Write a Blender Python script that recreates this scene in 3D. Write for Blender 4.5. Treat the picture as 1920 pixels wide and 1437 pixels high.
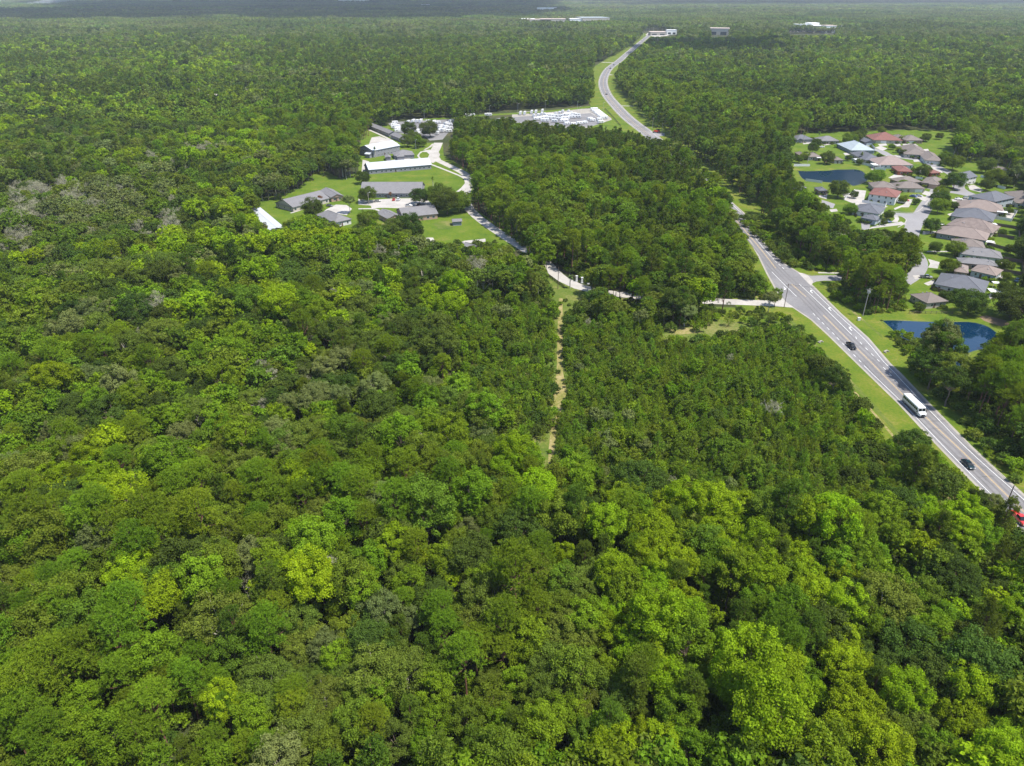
import bpy, bmesh, math, random
import numpy as np
from mathutils import Vector, Matrix

scene = bpy.context.scene
for o in list(bpy.data.objects):
    bpy.data.objects.remove(o)
COL = scene.collection
R = math.radians

# ------------------------------------------------------------------ camera
CAM_H = 120.0
FPX = 1330.0
PITCH = math.atan(733.5 / FPX)
SP, CP = math.sin(PITCH), math.cos(PITCH)
cam_data = bpy.data.cameras.new('camera')
cam_data.sensor_width = 36.0
cam_data.lens = FPX / 1920.0 * 36.0
cam_data.clip_start = 1.0
cam_data.clip_end = 80000.0
cam = bpy.data.objects.new('camera', cam_data)
COL.objects.link(cam)
cam.location = (0, 0, CAM_H)
cam.rotation_euler = (math.pi / 2 - PITCH, 0, 0)
scene.camera = cam

# ------------------------------------------------------------------ sky, sun, exposure
SUN_EL = R(65)
SUN_DIR = Vector((math.cos(SUN_EL) * math.cos(R(-24)), math.cos(SUN_EL) * math.sin(R(-24)), math.sin(SUN_EL)))
world = bpy.data.worlds.new('World')
scene.world = world
world.use_nodes = True
wn = world.node_tree
bg = wn.nodes['Background']
sky = wn.nodes.new('ShaderNodeTexSky')
sky.sky_type = 'NISHITA'
sky.sun_disc = False
sky.sun_elevation = SUN_EL
sky.sun_rotation = math.atan2(SUN_DIR.x, SUN_DIR.y)
sky.altitude = 30
sky.dust_density = 0.7
sky.ozone_density = 1.5
wn.links.new(sky.outputs[0], bg.inputs[0])
bg.inputs[1].default_value = 0.14
sun_data = bpy.data.lights.new('sun', 'SUN')
sun_data.energy = 4.4
sun_data.angle = R(0.5)
sun_data.color = (1.0, 0.95, 0.87)
sun = bpy.data.objects.new('sun', sun_data)
COL.objects.link(sun)
sun.rotation_euler = SUN_DIR.to_track_quat('Z', 'Y').to_euler()
sun.location = (200, -60, 400)
scene.view_settings.view_transform = 'Standard'
scene.view_settings.look = 'None'
scene.view_settings.exposure = 0.92
scene.view_settings.gamma = 1.0
scene.view_settings.use_curve_mapping = False
scene.cycles.max_bounces = 5
scene.cycles.diffuse_bounces = 4
scene.cycles.glossy_bounces = 2
scene.cycles.transmission_bounces = 3
scene.cycles.volume_bounces = 0
scene.cycles.transparent_max_bounces = 4
scene.cycles.use_denoising = True

# ------------------------------------------------------------------ photo pixel <-> ground helpers
def G(u, v, z=0.0):
    a = u - 960.0; d = v - 718.5
    down = FPX * SP + d * CP
    fwd = FPX * CP - d * SP
    t = (CAM_H - z) / down
    return (a * t, fwd * t)

def gp(pts, z=0.0):
    return [G(u, v, z) for u, v in pts]

def proj(x, y, z):
    dep = y * CP - (z - CAM_H) * SP
    up = y * SP + (z - CAM_H) * CP
    return 960 + FPX * x / dep, 718.5 - FPX * up / dep

def inside(poly, u, v):
    r = np.zeros(np.shape(u), bool)
    n = len(poly)
    for i in range(n):
        x1, y1 = poly[i]; x2, y2 = poly[(i + 1) % n]
        if y1 == y2: continue
        c = ((y1 > v) != (y2 > v)) & (u < (x2 - x1) * (v - y1) / (y2 - y1) + x1)
        r ^= c
    return r

# ------------------------------------------------------------------ object helpers
def setp(o, label=None, cat=None, group=None, kind=None):
    if label: o['label'] = label
    if cat: o['category'] = cat
    if group: o['group'] = group
    if kind: o['kind'] = kind
    return o

def thing(name, label, cat, loc=(0, 0, 0), rz=0.0, group=None):
    o = bpy.data.objects.new(name, None)
    COL.objects.link(o)
    o.location = loc
    o.rotation_euler = (0, 0, rz)
    o.empty_display_size = 0.5
    return setp(o, label, cat, group)

def link(name, me, parent=None, loc=None, rz=None, kind=None):
    o = bpy.data.objects.new(name, me)
    COL.objects.link(o)
    if parent is not None: o.parent = parent
    if loc is not None: o.location = loc
    if rz is not None: o.rotation_euler = (0, 0, rz)
    if kind: o['kind'] = kind
    return o

def dup(root, loc, rz, label=None, group=None, scale=None):
    r = root.copy(); COL.objects.link(r)
    r.location = loc; r.rotation_euler = (0, 0, rz)
    if scale is not None: r.scale = scale
    if label: r['label'] = label
    if group: r['group'] = group
    for ch in root.children:
        c = ch.copy(); COL.objects.link(c); c.parent = r
        for g in ch.children:
            d = g.copy(); COL.objects.link(d); d.parent = c
    return r

class MB:
    """collects simple shapes into one mesh"""
    def __init__(s): s.v = []; s.f = []; s.m = []
    def add(s, vs, fs, mi=0):
        b = len(s.v); s.v += [tuple(p) for p in vs]
        s.f += [tuple(b + i for i in f) for f in fs]; s.m += [mi] * len(fs); return s
    def box(s, x0, x1, y0, y1, z0, z1, mi=0):
        vs = [(x0,y0,z0),(x1,y0,z0),(x1,y1,z0),(x0,y1,z0),(x0,y0,z1),(x1,y0,z1),(x1,y1,z1),(x0,y1,z1)]
        return s.add(vs, [(0,3,2,1),(4,5,6,7),(0,1,5,4),(1,2,6,5),(2,3,7,6),(3,0,4,7)], mi)
    def tube(s, a, b, r0, r1=None, n=6, mi=0, cap=True):
        if r1 is None: r1 = r0
        a = Vector(a); b = Vector(b); d = (b - a).normalized()
        t = d.orthogonal().normalized(); q = d.cross(t)
        vs = []
        for c, r in ((a, r0), (b, r1)):
            for i in range(n):
                w = 2 * math.pi * i / n
                vs.append(c + (t * math.cos(w) + q * math.sin(w)) * r)
        fs = [(i, (i + 1) % n, n + (i + 1) % n, n + i) for i in range(n)]
        if cap: fs += [tuple(range(n - 1, -1, -1)), tuple(range(n, 2 * n))]
        return s.add(vs, fs, mi)
    def mesh(s, name, mats, smooth=False):
        me = bpy.data.meshes.new(name)
        me.from_pydata(s.v, [], s.f)
        if not isinstance(mats, (list, tuple)): mats = [mats]
        for m in mats: me.materials.append(m)
        if len(mats) > 1: me.polygons.foreach_set('material_index', s.m)
        if smooth: me.polygons.foreach_set('use_smooth', [True] * len(me.polygons))
        me.update(); return me
    def build(s, name, mat, parent=None, loc=None, rz=None, kind=None, smooth=False):
        return link(name, s.mesh(name, mat, smooth), parent, loc, rz, kind)

# ------------------------------------------------------------------ materials
def newmat(name):
    m = bpy.data.materials.new(name); m.use_nodes = True
    nt = m.node_tree; nt.nodes.clear()
    out = nt.nodes.new('ShaderNodeOutputMaterial')
    return m, nt, out

def noise(nt, scale, detail=4, coord='obj', rough=0.6):
    n = nt.nodes.new('ShaderNodeTexNoise'); n.inputs['Scale'].default_value = scale
    n.inputs['Detail'].default_value = detail; n.inputs['Roughness'].default_value = rough
    if coord == 'world':
        g = nt.nodes.new('ShaderNodeNewGeometry'); nt.links.new(g.outputs['Position'], n.inputs['Vector'])
    else:
        g = nt.nodes.new('ShaderNodeTexCoord'); nt.links.new(g.outputs['Object'], n.inputs['Vector'])
    return n

def ramp(nt, src, stops):
    r = nt.nodes.new('ShaderNodeValToRGB')
    e = r.color_ramp.elements
    while len(e) < len(stops): e.new(0.5)
    for i, (p, c) in enumerate(stops):
        e[i].position = p; e[i].color = (*c, 1)
    nt.links.new(src, r.inputs[0]); return r

def plain(name, c, rough=0.7, var=0.12, scale=1.5, metal=0.0, spec=0.3, coat=0.0):
    m, nt, out = newmat(name)
    p = nt.nodes.new('ShaderNodeBsdfPrincipled')
    n = noise(nt, scale)
    lo = tuple(x * (1 - var) for x in c); hi = tuple(min(1, x * (1 + var)) for x in c)
    r = ramp(nt, n.outputs['Fac'], [(0.3, lo), (0.7, hi)])
    nt.links.new(r.outputs[0], p.inputs['Base Color'])
    p.inputs['Roughness'].default_value = rough; p.inputs['Metallic'].default_value = metal
    p.inputs['Specular IOR Level'].default_value = spec
    p.inputs['Coat Weight'].default_value = coat
    nt.links.new(p.outputs[0], out.inputs[0]); return m

def ground_mat(name, stops, s1=0.05, s2=1.2, bump=0.0, rough=0.95, stops2=None):
    """two scales of world-space noise blended into one ramp"""
    m, nt, out = newmat(name)
    p = nt.nodes.new('ShaderNodeBsdfPrincipled'); p.inputs['Roughness'].default_value = rough
    p.inputs['Specular IOR Level'].default_value = 0.15
    a = noise(nt, s1, 5, 'world'); b = noise(nt, s2, 5, 'world', 0.7)
    mx = nt.nodes.new('ShaderNodeMath'); mx.operation = 'MULTIPLY_ADD'; mx.inputs[1].default_value = 0.55
    nt.links.new(a.outputs['Fac'], mx.inputs[0])
    mm = nt.nodes.new('ShaderNodeMath'); mm.operation = 'MULTIPLY'; mm.inputs[1].default_value = 0.45
    nt.links.new(b.outputs['Fac'], mm.inputs[0]); nt.links.new(mm.outputs[0], mx.inputs[2])
    r = ramp(nt, mx.outputs[0], stops)
    nt.links.new(r.outputs[0], p.inputs['Base Color'])
    if bump:
        bn = nt.nodes.new('ShaderNodeBump'); bn.inputs['Strength'].default_value = bump; bn.inputs['Distance'].default_value = 0.3
        nt.links.new(b.outputs['Fac'], bn.inputs['Height']); nt.links.new(bn.outputs[0], p.inputs['Normal'])
    nt.links.new(p.outputs[0], out.inputs[0]); return m

def leaf_mat(name, c, hvar=0.03, vvar=0.45, transl=0.3, sat=1.0, gloss=0.0):
    m, nt, out = newmat(name)
    L = nt.links
    oi = nt.nodes.new('ShaderNodeObjectInfo')
    at = nt.nodes.new('ShaderNodeAttribute'); at.attribute_name = 'tint'
    hs = nt.nodes.new('ShaderNodeHueSaturation')
    hs.inputs['Color'].default_value = (*c, 1); hs.inputs['Saturation'].default_value = sat
    def ma(op, a, b, c3=None):
        n = nt.nodes.new('ShaderNodeMath'); n.operation = op
        for i, q in enumerate((a, b, c3)):
            if q is None: continue
            if isinstance(q, (int, float)): n.inputs[i].default_value = q
            else: L.new(q, n.inputs[i])
        return n.outputs[0]
    h = ma('MULTIPLY_ADD', oi.outputs['Random'], hvar, 0.5 - hvar * .72)
    r2 = ma('FRACT', ma('MULTIPLY', oi.outputs['Random'], 17.31), 0.0)
    val = ma('MULTIPLY_ADD', r2, vvar, 1.0 - vvar / 2)
    val = ma('MULTIPLY', val, at.outputs['Fac'])
    L.new(h, hs.inputs['Hue']); L.new(val, hs.inputs['Value'])
    di = nt.nodes.new('ShaderNodeBsdfPrincipled')
    di.inputs['Roughness'].default_value = 0.7
    di.inputs['Specular IOR Level'].default_value = 0.07 + gloss
    tr = nt.nodes.new('ShaderNodeBsdfTranslucent')
    L.new(hs.outputs[0], di.inputs['Base Color'])
    mixc = nt.nodes.new('ShaderNodeMixRGB'); mixc.blend_type = 'MULTIPLY'; mixc.inputs[0].default_value = 1
    mixc.inputs[2].default_value = (1.8, 1.7, 0.5, 1)
    L.new(hs.outputs[0], mixc.inputs[1]); L.new(mixc.outputs[0], tr.inputs[0])
    ms = nt.nodes.new('ShaderNodeMixShader'); ms.inputs[0].default_value = transl
    L.new(di.outputs[0], ms.inputs[1]); L.new(tr.outputs[0], ms.inputs[2])
    L.new(ms.outputs[0], out.inputs[0]); return m

M = {}
M['bark'] = plain('bark_grey_brown', (0.16, 0.12, 0.09), 0.9, 0.35, 3)
M['bark_pine'] = plain('bark_pine', (0.17, 0.085, 0.06), 0.9, 0.35, 3)
M['bark_pale'] = plain('bark_pale_grey', (0.36, 0.34, 0.27), 0.9, 0.25, 3)
LEAF = {
    'bright':   leaf_mat('leaves_bright_green', (0.170, 0.268, 0.007), 0.03, 0.35, 0.36),
    'fresh':    leaf_mat('leaves_fresh_green', (0.118, 0.200, 0.009), 0.03, 0.40, 0.32),
    'mid':      leaf_mat('leaves_mid_green', (0.096, 0.154, 0.012), 0.04, 0.50, 0.30),
    'dark':     leaf_mat('leaves_dark_green', (0.058, 0.098, 0.013), 0.04, 0.50, 0.26),
    'olive':    leaf_mat('leaves_olive_green', (0.098, 0.148, 0.018), 0.04, 0.40, 0.26),
    'yellow':   leaf_mat('leaves_yellow_green', (0.185, 0.270, 0.008), 0.015, 0.30, 0.34),
    'greyish':  leaf_mat('leaves_grey_green', (0.125, 0.160, 0.045), 0.03, 0.40, 0.26, 1.0),
    'pine':     leaf_mat('needles_olive', (0.112, 0.185, 0.010), 0.04, 0.45, 0.28),
    'pinedark': leaf_mat('needles_dark_green', (0.078, 0.130, 0.012), 0.04, 0.45, 0.26),
    'young':    leaf_mat('needles_young_green', (0.125, 0.205, 0.015), 0.04, 0.45, 0.26),
    'rust':     leaf_mat('leaves_rust_brown', (0.16, 0.07, 0.03), 0.04, 0.3, 0.2),
    'palm':     leaf_mat('fronds_green', (0.07, 0.11, 0.03), 0.04, 0.3, 0.2),
    'twig':     leaf_mat('bare_twigs_grey', (0.24, 0.24, 0.15), 0.02, 0.3, 0.05),
}

# ------------------------------------------------------------------ tree prototypes
def npmesh(name, V, nper, mats, tint, midx=None, smooth=False):
    n = len(V) // nper
    me = bpy.data.meshes.new(name)
    me.vertices.add(len(V)); me.vertices.foreach_set('co', np.asarray(V, np.float32).ravel())
    me.loops.add(len(V)); me.loops.foreach_set('vertex_index', np.arange(len(V), dtype=np.int32))
    me.polygons.add(n)
    me.polygons.foreach_set('loop_start', np.arange(0, len(V), nper, dtype=np.int32))
    for m in mats: me.materials.append(m)
    if midx is not None: me.polygons.foreach_set('material_index', np.asarray(midx, np.int32))
    a = me.attributes.new('tint', 'FLOAT', 'FACE'); a.data.foreach_set('value', np.asarray(tint, np.float32))
    me.update(calc_edges=True); return me

def nrm(a): return a / np.maximum(np.linalg.norm(a, axis=-1, keepdims=True), 1e-9)

def leaf_quads(P, N, s, asp, rng):
    n = len(P)
    T = nrm(np.cross(N, rng.normal(size=(n, 3)))); B = np.cross(N, T)
    s = (np.ones(n) * s * rng.uniform(0.65, 1.35, n))[:, None]
    V = np.stack([P + T * s + N * s * .15, P + B * s * asp, P - T * s + N * s * .15, P - B * s * asp], 1)
    return V.reshape(-1, 3)

def crown_lobes(rng, n, rx, rz, zc, lr, low=-0.35, flat=1.0):
    """clump centres over an uneven dome"""
    d = nrm(rng.normal(size=(n * 4, 3))); d = d[d[:, 2] > low][:n]
    # uneven outline: three broad bulges
    k = nrm(rng.normal(size=(5, 3))); k[:, 2] = np.abs(k[:, 2])
    bul = 0.80 + 0.28 * np.max(np.clip(d @ k.T, 0, 1) ** 3, axis=1)
    rad = rng.uniform(0.30, 1.05, len(d)) ** 0.5 * bul
    C = d * np.array([rx, rx, rz * flat]) * rad[:, None] + [0, 0, zc]
    r = lr * rng.uniform(0.65, 1.3, len(d))
    return C, r, d

def broadleaf(seed, rx, rz, zc, nl, lr, nleaf, ls, mat, name, low=-0.35, asp=0.7, up=0.45, rnd=0.85):
    rng = np.random.default_rng(seed)
    C, r, D = crown_lobes(rng, nl, rx, rz, zc, lr, low)
    w = r ** 2; cnt = np.maximum(3, (nleaf * w / w.sum()).astype(int))
    idx = np.repeat(np.arange(len(C)), cnt); n = len(idx)
    u = nrm(rng.normal(size=(n, 3)) + 0.55 * D[idx] + [0, 0, up])
    sh = rng.uniform(.65, 1.4, (len(C), 3)) * [1, 1, .8]
    k = rng.uniform(0.55, 1.1, n); k = np.where(rng.uniform(0, 1, n) < .14, k * rng.uniform(1.0, 1.6, n), k)
    P = C[idx] + u * (r[idx] * k)[:, None] * sh[idx]
    N = nrm(u + [0, 0, .25] + rnd * rng.normal(size=(n, 3)))
    V = leaf_quads(P, N, ls, asp, rng)
    lt = rng.uniform(0.82, 1.18, len(C))
    tint = lt[idx] * rng.uniform(0.75, 1.25, n)
    return npmesh(name, V, 4, [mat], tint), C, r

def tufts(P, D, L, nb, wid, rng, spread=1.0):
    n = len(P); k = np.repeat(np.arange(n), nb); m = len(k)
    d = nrm(rng.normal(size=(m, 3)) * spread + D[k] * 0.8)
    T = nrm(np.cross(d, rng.normal(size=(m, 3))))
    l = (L[k] * rng.uniform(0.7, 1.2, m))[:, None] if isinstance(L, np.ndarray) else (L * rng.uniform(0.7, 1.2, m))[:, None]
    V = np.stack([P[k] + d * l * .12 + T * wid * .5, P[k] + d * l * .12 - T * wid * .5, P[k] + d * l - T * wid * .32, P[k] + d * l + T * wid * .32], 1)
    return V.reshape(-1, 3), k

def pine(seed, h, rx, nb, nt, blades, L, wid, mat, name, base=0.5):
    rng = np.random.default_rng(seed)
    z = base + (1 - base) * rng.uniform(0, 1, nb) ** 0.75
    t = (z - base) / (1 - base)
    prof = np.sqrt(np.clip(1 - (t - 0.25) ** 2 / 0.62, 0.03, 1))
    ang = rng.uniform(0, 2 * np.pi, nb)
    rr = rx * prof * rng.uniform(0.35, 1.0, nb)
    C = np.stack([np.cos(ang) * rr, np.sin(ang) * rr, z * h - 0.6], 1)
    cr = rng.uniform(0.7, 1.35, nb) * rx * 0.29
    k = np.repeat(np.arange(nb), nt); n = len(k)
    u = nrm(rng.normal(size=(n, 3)) + [0, 0, 0.5])
    P = C[k] + u * cr[k][:, None] * [1, 1, 0.55] * rng.uniform(0.5, 1, n)[:, None]
    D = nrm(u + [0, 0, 0.7])
    V, q = tufts(P, D, L, blades, wid, rng)
    ct = rng.uniform(0.8, 1.2, nb)
    tint = ct[k][q] * rng.uniform(0.8, 1.25, len(q))
    return npmesh(name, V, 4, [mat], tint), C, cr

def conifer(seed, h, rx, lev, per, blades, L, wid, mat, name):
    rng = np.random.default_rng(seed)
    P = []; D = []
    for i in range(lev):
        t = (i + rng.uniform(0, .5)) / lev
        z = 0.10 * h + 0.9 * h * t; r = rx * (1 - t) ** 0.8 + 0.1
        for j in range(max(3, int(per * (1 - 0.5 * t)))):
            a = rng.uniform(0, 2 * np.pi)
            for s in (0.35, 0.7, 1.0):
                P.append((math.cos(a) * r * s, math.sin(a) * r * s, z + r * s * 0.35 + rng.uniform(-.1, .1)))
                D.append((math.cos(a) * .6, math.sin(a) * .6, .8))
    P.append((0, 0, h)); D.append((0, 0, 1))
    P = np.array(P); D = np.array(D)
    V, q = tufts(P, D, L, blades, wid, rng, 0.8)
    tint = rng.uniform(0.8, 1.2, len(P))[q] * rng.uniform(0.8, 1.25, len(q))
    return npmesh(name, V, 4, [mat], tint), P, None

def trunk_mesh(seed, h, r0, C, nlimb, mat, name, zfork=0.45, wob=0.25, nseg=7):
    rng = random.Random(seed); mb = MB()
    pts = []; x = y = 0
    for i in range(6):
        t = i / 5
        pts.append(Vector((x, y, h * t))); x += rng.uniform(-wob, wob); y += rng.uniform(-wob, wob)
    for i in range(5):
        mb.tube(pts[i] - Vector((0, 0, 0.05 if i else 0.3)), pts[i + 1], r0 * (1 - i * .16) * (1.25 if i == 0 else 1), r0 * (1 - (i + 1) * .16), nseg, cap=False)
    if C is not None and len(C):
        for i in range(nlimb):
            c = Vector(C[rng.randrange(len(C))])
            if i % 2: c = Vector((0, 0, h)) + (c - Vector((0, 0, h))) * rng.uniform(1.08, 1.32)
            z = min(max(h * zfork, c.z * 0.6), h * 0.95)
            k = min(int(z / h * 5), 4); a = pts[k].lerp(pts[k + 1], z / h * 5 - k)
            mid = a.lerp(c, 0.5) + Vector((0, 0, -0.08 * (c - a).length))
            mb.tube(a, mid, r0 * .38, r0 * .24, 5, cap=False); mb.tube(mid, c, r0 * .24, r0 * .06, 4, cap=False)
    return mb.mesh(name, mat)

def dead_mesh(seed, h, mat, name, spread=0.34):
    rng = random.Random(seed); mb = MB()
    def grow(a, d, L, r, lvl):
        b = a + d * L
        mb.tube(a, b, r, r * .6, 5 if lvl < 2 else 3, cap=False)
        if lvl >= 4: return
        for i in range(3 if lvl else 4):
            q = Vector((rng.gauss(0, 1), rng.gauss(0, 1), rng.gauss(0.2, .5))).normalized()
            nd = (d * .9 + q * .75).normalized()
            grow(a.lerp(b, rng.uniform(.55, 1)), nd, L * rng.uniform(.5, .75), r * .5, lvl + 1)
    grow(Vector((0, 0, -.2)), Vector((rng.uniform(-.06, .06), rng.uniform(-.06, .06), 1)).normalized(), h * .45, h * .017, 0)
    return mb.mesh(name, mat)

def joined(name, parts):
    """one mesh from several (for the mass of forest beyond the single trees)"""
    V = []; Ls = []; St = []; Mi = []; T = []; mats = []; off = 0; lo = 0
    for me in parts:
        n = len(me.vertices); a = np.empty(n * 3, np.float32); me.vertices.foreach_get('co', a); V.append(a)
        l = np.empty(len(me.loops), np.int32); me.loops.foreach_get('vertex_index', l); Ls.append(l + off)
        s = np.empty(len(me.polygons), np.int32); me.polygons.foreach_get('loop_start', s); St.append(s + lo)
        mi = np.empty(len(me.polygons), np.int32); me.polygons.foreach_get('material_index', mi)
        ix = []
        for m in me.materials:
            if m not in mats: mats.append(m)
            ix.append(mats.index(m))
        Mi.append(np.array(ix, np.int32)[mi])
        t = np.ones(len(me.polygons), np.float32)
        if 'tint' in me.attributes: me.attributes['tint'].data.foreach_get('value', t)
        T.append(t); off += n; lo += len(l)
    V = np.concatenate(V); Ls = np.concatenate(Ls); St = np.concatenate(St); Mi = np.concatenate(Mi); T = np.concatenate(T)
    me = bpy.data.meshes.new(name)
    me.vertices.add(len(V) // 3); me.vertices.foreach_set('co', V)
    me.loops.add(len(Ls)); me.loops.foreach_set('vertex_index', Ls)
    me.polygons.add(len(St)); me.polygons.foreach_set('loop_start', St)
    for m in mats: me.materials.append(m)
    me.polygons.foreach_set('material_index', Mi)
    at = me.attributes.new('tint', 'FLOAT', 'FACE'); at.data.foreach_set('value', T)
    me.update(calc_edges=True); return me

# species table: builder per level of detail; every species in metres at scale 1
SPEC = {}
def make_species():
    def bl(key, mat, bark, rx, rz, zc, lr, low, nl, seeds=(1, 2, 3), leaf=0.25, name='broadleaf_crown'):
        d = {'near': [], 'mid': [], 'far': []}
        for s in seeds:
            cr, C, _ = broadleaf(s * 7 + len(key), rx, rz, zc, nl, lr, 15000, leaf * .62, mat, name, low)
            tk = trunk_mesh(s, zc, rx * .055, C, 14, bark, 'trunk')
            d['near'].append((cr, tk))
        for s in seeds[:2]:
            cr, C, _ = broadleaf(s * 7 + len(key), rx, rz, zc, nl, lr, 2400, leaf * 1.45, mat, name, low)
            tk = trunk_mesh(s, zc, rx * .055, None, 0, bark, 'trunk', nseg=4)
            d['mid'].append((cr, tk))
            cr, C, _ = broadleaf(s * 11 + len(key), rx, rz, zc, nl // 2, lr * 1.25, 300, leaf * 3.8, mat, name, low, 0.85)
            d['far'].append((cr, None))
        SPEC[key] = d
    bl('bright', LEAF['bright'], M['bark'], 4.6, 4.6, 12.5, 0.95, -0.45, 84)
    bl('fresh', LEAF['fresh'], M['bark'], 4.1, 5.4, 10.8, 0.9, -0.7, 96)
    bl('mid', LEAF['mid'], M['bark'], 4.5, 5.2, 10.0, 0.9, -0.7, 104)
    bl('dark', LEAF['dark'], M['bark'], 5.2, 3.7, 10.0, 0.95, -0.30, 95)
    bl('olive', LEAF['olive'], M['bark_pale'], 5.6, 3.5, 10.5, 0.9, -0.25, 100, leaf=0.23)
    bl('yellow', LEAF['yellow'], M['bark'], 3.6, 3.9, 11.5, 0.85, -0.4, 62)
    bl('greyish', LEAF['greyish'], M['bark_pale'], 4.6, 4.0, 11.0, 0.85, -0.35, 74)
    def pn(key, mat, h, rx, base):
        d = {'near': [], 'mid': [], 'far': []}
        for s in (1, 2, 3):
            cr, C, _ = pine(s * 5 + len(key), h, rx, 62, 15, 12, 0.42, 0.085, mat, 'pine_crown', base)
            d['near'].append((cr, trunk_mesh(s, h * .97, 0.24, C, 16, M['bark_pine'], 'trunk', base, 0.12)))
        for s in (1, 2):
            cr, C, _ = pine(s * 5 + len(key), h, rx, 50, 11, 6, 0.55, 0.20, mat, 'pine_crown', base)
            d['mid'].append((cr, trunk_mesh(s, h * .97, 0.26, None, 0, M['bark_pine'], 'trunk', nseg=4)))
            cr, C, _ = pine(s * 5 + len(key), h, rx, 30, 4, 4, 1.2, 0.65, mat, 'pine_crown', base)
            d['far'].append((cr, None))
        SPEC[key] = d
    pn('pine', LEAF['pine'], 19, 4.3, 0.58)
    pn('pinedark', LEAF['pinedark'], 19, 3.1, 0.22)
    d = {'near': [], 'mid': [], 'far': []}
    for s in (1, 2, 3):
        cr, C, _ = conifer(s, 6.5, 2.0, 13, 8, 7, 0.42, 0.075, LEAF['young'], 'young_pine_crown')
        d['near'].append((cr, trunk_mesh(s, 6.3, 0.09, None, 0, M['bark_pine'], 'trunk', wob=.04, nseg=5)))
    for s in (1, 2):
        cr, C, _ = conifer(s, 6.5, 2.1, 10, 6, 5, 0.55, 0.16, LEAF['young'], 'young_pine_crown')
        d['mid'].append((cr, trunk_mesh(s, 6.3, 0.09, None, 0, M['bark_pine'], 'trunk', wob=.04, nseg=4)))
        cr, C, _ = conifer(s, 6.5, 2.1, 6, 4, 4, 0.9, 0.45, LEAF['young'], 'young_pine_crown')
        d['far'].append((cr, None))
    SPEC['young'] = d
    d = {'near': [], 'mid': [], 'far': []}
    for s in (1, 2, 3):
        tk = dead_mesh(s, 14, M['bark_pale'], 'bare_branches')
        rng = np.random.default_rng(s)
        cr, C, _ = broadleaf(s, 3.0, 4.2, 9.5, 40, 0.8, 2400, 0.2, LEAF['twig'], 'twigs', -0.6, 0.18)
        d['near'].append((cr, tk)); d['mid'].append((cr, tk)); 
        cr2, C, _ = broadleaf(s, 3.0, 4.2, 9.5, 16, 1.0, 260, 0.6, LEAF['twig'], 'twigs', -0.6, 0.2)
        d['far'].append((cr2, None))
    SPEC['dead'] = d
    bl('yard', LEAF['mid'], M['bark'], 4.9, 3.9, 4.6, 1.25, -0.75, 85)
    bl('yarddark', LEAF['dark'], M['bark'], 4.9, 4.0, 4.6, 1.2, -0.75, 90)
    # low bush
    d = {'near': [], 'mid': [], 'far': []}
    for s in (1, 2):
        a, C, _ = broadleaf(s + 50, 1.9, 1.5, 1.3, 16, 0.8, 900, 0.22, LEAF['fresh'], 'bush_leaves', -0.1)
        b, C, _ = broadleaf(s + 60, 1.9, 1.5, 1.3, 16, 0.8, 900, 0.22, LEAF['dark'], 'bush_leaves', -0.1)
        c, C, _ = broadleaf(s + 70, 1.7, 1.2, 1.0, 14, 0.7, 700, 0.22, LEAF['olive'], 'bush_leaves', -0.1)
        d['near'] += [(a, None), (b, None), (c, None)]
    d['mid'] = d['near']; d['far'] = d['near']
    SPEC['bush'] = d
make_species()
SP_KEYS = list(SPEC)
HGT = {'bright': 17, 'fresh': 16.5, 'mid': 15.5, 'dark': 13.5, 'olive': 13.8, 'yellow': 15.2, 'greyish': 14.8, 'pine': 19, 'pinedark': 18, 'young': 6.8, 'dead': 14, 'bush': 2.6, 'yard': 8.6, 'yarddark': 8.6}
CRX = {'bright': 4.6, 'fresh': 4.2, 'mid': 4.7, 'dark': 5.2, 'olive': 5.6, 'yellow': 3.6, 'greyish': 4.6, 'pine': 4.3, 'pinedark': 3.5, 'young': 2.0, 'dead': 3, 'bush': 1.9, 'yard': 4.9, 'yarddark': 4.9}
# ------------------------------------------------------------------ ground and its sheets
M['floor'] = ground_mat('forest_floor', [(0.30, (0.020, 0.028, 0.010)), (0.48, (0.035, 0.045, 0.013)), (0.60, (0.07, 0.065, 0.03)), (0.72, (0.11, 0.085, 0.05))], 0.03, 0.6)
M['lawn'] = ground_mat('mown_grass', [(0.34, (0.040, 0.078, 0.007)), (0.45, (0.066, 0.112, 0.007)), (0.55, (0.090, 0.130, 0.010)), (0.66, (0.150, 0.140, 0.035))], 0.09, 0.7, 0.25)
M['verge'] = ground_mat('verge_grass', [(0.34, (0.045, 0.085, 0.006)), (0.46, (0.075, 0.120, 0.008)), (0.56, (0.115, 0.135, 0.014)), (0.70, (0.20, 0.165, 0.06))], 0.09, 1.0, 0.3)
M['rough'] = ground_mat('rough_dry_grass', [(0.34, (0.045, 0.085, 0.010)), (0.50, (0.090, 0.120, 0.018)), (0.66, (0.20, 0.17, 0.07))], 0.07, 1.0, 0.2)
M['trail'] = ground_mat('straw_and_sand', [(0.33, (0.065, 0.098, 0.012)), (0.44, (0.150, 0.150, 0.036)), (0.54, (0.24, 0.20, 0.085)), (0.66, (0.31, 0.245, 0.14))], 0.16, 1.2, 0.3)
M['asphalt'] = ground_mat('worn_asphalt', [(0.32, (0.125, 0.122, 0.126)), (0.5, (0.165, 0.160, 0.162)), (0.7, (0.215, 0.208, 0.205))], 0.05, 0.7, 0.0, 0.9)
M['tyre'] = ground_mat('wheel_tracks', [(0.30, (0.110, 0.105, 0.106)), (0.7, (0.165, 0.157, 0.155))], 0.04, 0.6, 0.0, 0.85)
M['street'] = ground_mat('street_asphalt', [(0.32, (0.180, 0.173, 0.173)), (0.7, (0.247, 0.240, 0.240))], 0.08, 0.9)
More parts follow.
